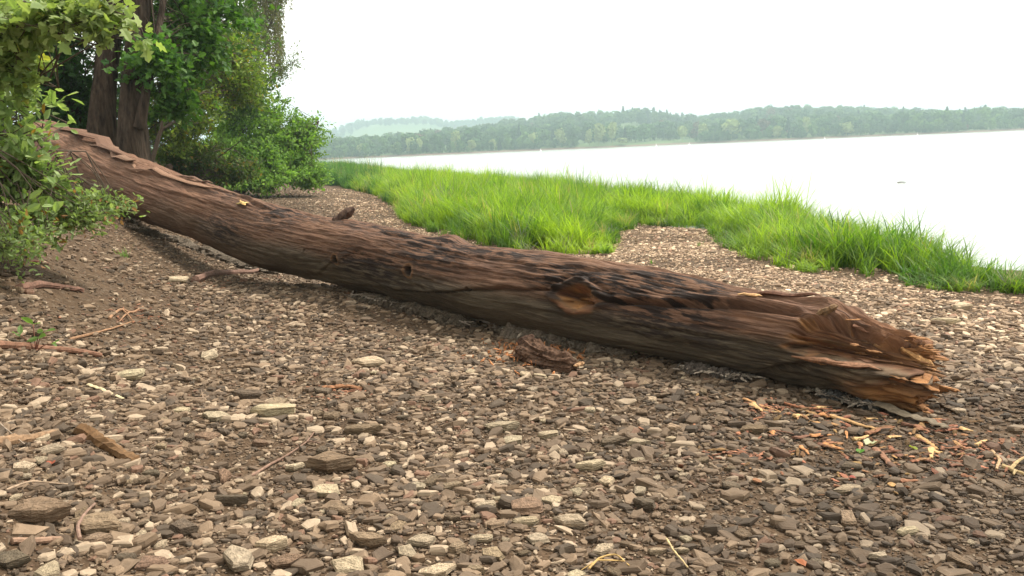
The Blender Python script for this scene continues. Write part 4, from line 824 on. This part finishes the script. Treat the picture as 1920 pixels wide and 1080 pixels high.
woody('tree', 'forked brown tree trunk with broad furrowed base right behind the log', 'tree', s3[0], [(s3, .20, .09), ([at(262, 240, 14.1), at(280, 140, 14.), at(300, 40, 14.2), at(330, -160, 14.5)], .07, .03)], [vol(360, 60, 15.5, 105, 90, 1.5), vol(420, -120, 16, 170, 130, 1.3), vol(320, 170, 15.2, 50, 60, .6), vol(440, -420, 17, 260, 200, 1.2)], 190, 60, .12, MAPLE, (.042, .115, .025), (.125, .25, .045), 43, 'big trees on the bank', .34, furrow=True, limb=.07, bark=(.068, .050, .037))
# understorey behind the trunks
b = gb(-11.5, 20); woody('bush', 'dark dense bush filling the shade behind the tree trunks', 'bush', b, [([b-(0, 0, .1), b+(0, 0, 2.), b+(.3, .2, 4.)], .09, .04)], [vol(60, 200, 21, 190, 130, 1.), vol(180, 120, 22, 150, 170, 1.)], 150, 60, .16, OVAL, (.020, .050, .014), (.05, .10, .022), 51, 'bushes on the bank', .42)
b = gb(-8.9, 21.5); woody('bush', 'tall yellowish green bush between the forked trunk and the lakeside bush', 'bush', b, [([b-(0, 0, .1), b+(0, 0, 2.), b+(.4, .2, 5.)], .10, .04), ([b, b+(.6, 0, 1.5), b+(1.5, 0, 3.6)], .06, .03)], [vol(330, 220, 22, 75, 75, 1.), vol(370, 120, 23, 90, 110, 1.3), vol(440, 140, 24, 60, 80, .9)], 230, 62, .13, OVAL, (.075, .135, .025), (.22, .30, .05), 52, 'bushes on the bank', .36, odd=(.24, .20, .03), po=.06)
b = gb(-10.2, 33); woody('bush', 'wide fresh green bush spreading over the shore by the water', 'bush', b, [([b-(0, 0, .1), b+(0, 0, 1.5), b+(.3, .2, 3.5)], .10, .04), ([b, b+(1.2, 0, 1.2), b+(3.2, -.2, 2.6)], .07, .03), ([b, b+(-1.2, 0, 1.2), b+(-2.6, -.4, 2.4)], .07, .03)], [vol(470, 300, 31, 115, 58, 1.4), vol(525, 270, 32, 75, 78, 1.2), vol(570, 265, 32.5, 48, 60, .8), vol(555, 310, 32, 50, 40, .6), vol(490, 338, 30.5, 100, 16, .8), vol(575, 330, 31.5, 38, 20, .5), vol(380, 300, 29, 90, 55, .9), vol(490, 215, 33, 60, 45, .7), vol(440, 240, 32, 70, 60, .7)], 560, 66, .15, OVAL, (.085, .18, .035), (.235, .38, .075), 53, 'bushes on the bank', .38, shell=.25)
b = gb(-9.1, 25.); woody('bush', 'low olive bush at the foot of the bank beside dead branches', 'bush', b, [([b-(0, 0, .1), b+(.4*k_, .1*k_, .7), b+(1.*k_, -.2*k_, 1.2)], .03, .01) for k_ in (-1.4, -.6, .2, .9, 1.6)], [vol(340, 290, 24, 60, 30, .6), vol(360, 300, 25, 80, 32, 1.), vol(430, 318, 26, 60, 26, .8)], 170, 60, .12, OVAL, (.040, .080, .018), (.10, .14, .030), 54, 'bushes on the bank', .28, odd=(.20, .14, .05), po=.08)
# drooping tree on the skyline
b = gb(-12.2, 37.5); rg = np.random.default_rng(61); root = empty('weeping_tree', b); tag(root, 'grey-green drooping tree hanging against the white sky', 'tree')
tb = MB(); lb = MB(); LIMBS = [[b-(0, 0, .2), b+(.3, 0, 3.), b+(.9, 0, 6.), b+(1.3, 0, 9.5)], [b+(.6, 0, 4.4), at(500, 60, 37), at(535, -10, 37), at(560, -60, 37)], [b+(.9, 0, 6.), at(470, -20, 37), at(505, -60, 37), at(545, -120, 37)], [b+(.3, 0, 3.), at(500, 150, 36.6), at(530, 128, 36.5), at(557, 112, 36.5)], [b+(.7, 0, 5.), at(450, 0, 36), at(480, -60, 36)]]
for li, L_ in enumerate(LIMBS): tube(tb, curve(L_, 18), np.linspace(.2 if li == 0 else .07, .06 if li == 0 else .015, 18), 8, (.11, .09, .07), .06, li)
for _ in range(300):
    px, py, L = rg.uniform(462, 525), rg.uniform(-110, 70), rg.uniform(1., 3.)
    if rg.uniform() < .2: px, py, L = rg.uniform(515, 545), rg.uniform(-120, -20), rg.uniform(.6, 1.6)
    if py+L*43 > 175-.5*abs(px-490): L *= .6
    t0 = at(px, py, rg.uniform(35.5, 38.5)); q_ = np.linspace(0, 1, 7)[:, None]; dx, dy = rg.normal(0, .14, 2)
    P = t0+np.array([0, 0, -L])*q_+np.array([dx, dy, 0])*q_*q_+rg.normal(0, .03, (7, 3)); tube(tb, P, np.linspace(.007, .003, 7), 3, (.15, .12, .09), 0, 0, 1, False)
    k_ = int(L*26); f_ = rg.uniform(0, 1, (k_, 1)); pts = t0+np.array([0, 0, -L])*f_+np.array([dx, dy, 0])*f_*f_+rg.normal(0, .04, (k_, 3)); dr = rg.normal(0, .5, (k_, 3)); dr[:, 2] -= .9
    add_leaves(lb, pts, dr, .11*rg.uniform(.6, 1.2, k_), ptint(k_, (.085, .09, .045), (.17, .17, .075), rg)*rg.uniform(.75, 1.25), OVAL, rg, .2)
for _ in range(46):
    px = rg.uniform(495, 558); py = 150-(px-495)*.62+rg.normal(0, 9); c_ = at(px, py, 36.5+rg.normal(0, .3)); pts = c_+rg.normal(0, .16, (22, 3)); dr = rg.normal(0, 1, (22, 3)); dr[:, 2] -= .3
    add_leaves(lb, pts, dr, .11*rg.uniform(.6, 1.2, 22), ptint(22, (.07, .10, .04), (.15, .18, .07), rg), OVAL, rg, .4)
link('trunk', tb.mesh('trunk', True, b), M_TWIG, root).matrix_parent_inverse = Matrix(); link('crown', lb.mesh('crown', False, b), M_LEAF, root).matrix_parent_inverse = Matrix()
b = gb(-11.2, 30); woody('tree', 'tall dark green tree rising behind the lakeside bush', 'tree', b, [([b-(0, 0, .2), b+(0, 0, 3.), b+(.3, 0, 7.), b+(.5, 0, 11.)], .15, .08)], [vol(440, 170, 30, 60, 60, .9), vol(400, 60, 32, 100, 110, 1.5), vol(300, 0, 31, 130, 110, 1.2), vol(380, -160, 32, 160, 120, 1.)], 280, 62, .18, OVAL, (.04, .09, .022), (.11, .18, .04), 62, None, .5)
# the bank wood goes on unseen around the viewpoint, added to shade near faces
for i, (x_, y_, h_) in enumerate([(-7.5, 1.5, 10.), (-5.5, -4., 11.), (-3.5, -9., 12.), (2.5, -10., 11.), (-9.5, 7., 10.)]):
    b = gb(x_, y_); woody('unseen_bank_tree', 'broad unseen tree of the bank wood, added beside the viewpoint for shade', 'tree', b, [([b-(0, 0, .2), b+(.1, 0, 3.), b+(.2, .1, h_)], .24, .08)], [(b+np.array([0, 0, 4.+h_*.25]), (3.2, 3.2, h_*.42), 1.)], 110, 40, .36, OVAL, (.03, .07, .016), (.08, .14, .028), 90+i, 'unseen shade trees beside the viewpoint', .7)
# leafy bush in the foreground
b = gb(-4.45, 6.1)
woody('foreground_bush', 'bright leafy bush with broad light green leaves overhanging the log butt', 'bush', b, [([b-(0, 0, .1), b+(.1, 0, .7), b+(.35, -.05, 1.5), b+(.5, 0, 2.3)], .035, .012), ([b, b+(.4, -.1, .5), b+(.95, -.1, .9)], .022, .008), ([b, b+(.5, .2, .35), b+(1.25, .3, .45)], .018, .006), ([b+(.1, 0, .7), b+(.6, .2, 1.2), b+(1., .3, 1.5)], .018, .006)],
      [vol(10, 300, 5.8, 60, 75, 1.5), vol(60, 325, 6., 40, 50, .8), vol(120, 380, 6.2, 50, 25, .6), vol(30, 200, 6., 60, 50, .8), vol(40, 420, 5.8, 60, 35, .7), vol(-150, 250, 5.8, 130, 180, 1.2)], 84, 34, .092, OVAL, (.17, .255, .085), (.33, .42, .18), 71, None, .15, odd=(.30, .17, .04), po=.05, twig_r=.0028, limb=.012, names=('stems', 'leaves'))
b = gb(-4.2, 5.2); b2 = b.copy()
woody('small_leaved_shrub', 'low shrub with small pale green leaves trailing onto the dirt', 'bush', b, [([b-(0, 0, .1), b+(.3, .2, .3), b+(.8, .4, .35)], .015, .005), ([b, b+(.5, .6, .3), b+(1.1, 1.2, .25)], .014, .005)], [vol(150, 400, 6.1, 60, 24, 1.), vol(50, 445, 5.6, 55, 25, 1.), vol(200, 385, 6.4, 30, 22, .6), vol(20, 470, 5.3, 40, 16, .6)], 90, 30, .045, OVAL, (.14, .21, .07), (.26, .33, .14), 72, None, .10, odd=(.30, .16, .07), po=.07, twig_r=.002, limb=.008, names=('stems', 'leaves'))
# overhanging maple branch
b = at(-260, 30, 5.6); b[2] = float(ground_h(b[0], b[1]))
woody('overhanging_maple', 'young maple with yellow-green leaves reaching over from the bank', 'tree', b, [([b-(0, 0, .1), at(-240, 200, 5.7), at(-200, 60, 5.6), at(-140, -150, 5.6)], .06, .03), ([at(-200, 60, 5.6), at(-60, 52, 5.5), at(60, 50, 5.4), at(140, 70, 5.4), at(190, 88, 5.4)], .016, .005), ([at(-190, 0, 5.6), at(0, -20, 5.5), at(120, -10, 5.4), at(240, 30, 5.4)], .014, .004), ([at(-200, 100, 5.7), at(-40, 120, 5.8), at(60, 140, 5.8), at(110, 165, 5.9)], .012, .004)],
      [vol(40, 40, 5.5, 90, 45, 1.5), vol(140, 30, 5.4, 50, 35, .8), vol(190, 25, 5.4, 40, 18, .35), vol(258, 22, 5.4, 14, 12, .22), vol(20, 130, 5.8, 45, 45, .6), vol(255, 60, 5.4, 6, 8, .05), vol(-120, 40, 5.6, 120, 130, 1.), vol(205, 65, 5.4, 12, 10, .1)], 90, 22, .085, MAPLE, (.16, .235, .07), (.31, .37, .15), 73, None, .10, odd=(.34, .33, .07), po=.04, twig_r=.0025, limb=.010, names=('trunk', 'crown'))
# seedling by the split branch
p_, D = gpt(68, 662); rg = np.random.default_rng(3); r_ = empty('seedling', p_); tag(r_, 'small seedling with a few broad leaves in front of the split branch', 'plant')
mb = MB(); lb = MB(); tips = [at(38, 628, D-.05), at(62, 608, D-.03), at(82, 622, D-.06), at(98, 645, D-.08), at(72, 632, D-.1)]
for q_ in tips:
    tube(mb, curve([p_, (p_+q_)/2+(0, 0, .02), q_], 6), np.linspace(.004, .002, 6), 5, (.22, .10, .07))
    dd = (q_-p_)*np.array([1, 1, .3])+rg.normal(scale=.03, size=3); add_leaves(lb, q_[None], dd[None], np.array([.085]), np.array([[.13, .22, .06]])*rg.uniform(.8, 1.2), OVAL, rg); add_leaves(lb, q_[None], -dd[None]+rg.normal(scale=.05, size=(1, 3)), np.array([.06]), np.array([[.15, .24, .08]]), OVAL, rg)
link('stem', mb.mesh('stem', True), M_TWIG, r_); link('leaves', lb.mesh('leaves'), M_LEAF, r_)
# fallen leaves
for (qx_, qy_, c_, s_, l) in [(1613, 853, (.10, .26, .03), .05, 'small round fresh green leaf lying on the gravel'), (1712, 846, (.26, .30, .04), .05, 'small yellowish leaf lying among wood chips'), (1632, 836, (.55, .58, .36), .075, 'pale underside-up fallen leaf beside a brown bark chip'), (1598, 903, (.40, .09, .06), .03, 'tiny red leaf on dark gravel'), (97, 877, (.42, .12, .07), .045, 'small red-orange leaf beside the short rotten stick'), (1500, 1064, (.45, .16, .07), .05, 'orange brown leaf scrap on fine dark gravel')]:
    q_, D = gpt(qx_, qy_); lb = MB(); a_ = float(rng.uniform(0, 6)); d = np.array([[math.cos(a_), math.sin(a_), .15]]); sh = (OVAL[0]*np.array([1, 1.7, 1.8]), OVAL[1], OVAL[2])
    add_leaves(lb, (q_+np.array([0, 0, .018])-d[0]*s_/2)[None], d, np.array([s_]), np.array([c_]), sh, np.random.default_rng(int(qx_)), 3.)
    tag(link('fallen_leaf', lb.mesh('fallen_leaf'), M_LEAF), l, 'leaf')
# dead branches at the foot of the bank
stick([(318, 328), (335, 312), (345, 300)], 9, 'dead forked branch lying at the foot of the bank', 'branch', (.17, .11, .08), 81, 'branch', lift=.2)

# ---------------------------------------------------------------- haze over the lake
V = np.array([(x, y, z) for x in (-3700, 3700) for y in (-320, 3700) for z in (-6, 150)], float)
Q = np.array([(0, 1, 3, 2), (4, 6, 7, 5), (0, 4, 5, 1), (2, 3, 7, 6), (0, 2, 6, 4), (1, 5, 7, 3)])
M_HAZE = bpy.data.materials.new('haze'); M_HAZE.use_nodes = True; n = M_HAZE.node_tree; n.nodes.clear()
ho = n.nodes.new('ShaderNodeOutputMaterial'); hv = n.nodes.new('ShaderNodeVolumePrincipled'); hv.inputs['Color'].default_value = (.70, .93, 1., 1); hv.inputs['Density'].default_value = .00066; hv.inputs['Anisotropy'].default_value = .3
n.links.new(hv.outputs[0], ho.inputs['Volume'])
tag(link('haze', mesh_np('haze', V, [Q]), M_HAZE), 'pale summer haze over the lake', 'haze', kind='stuff')
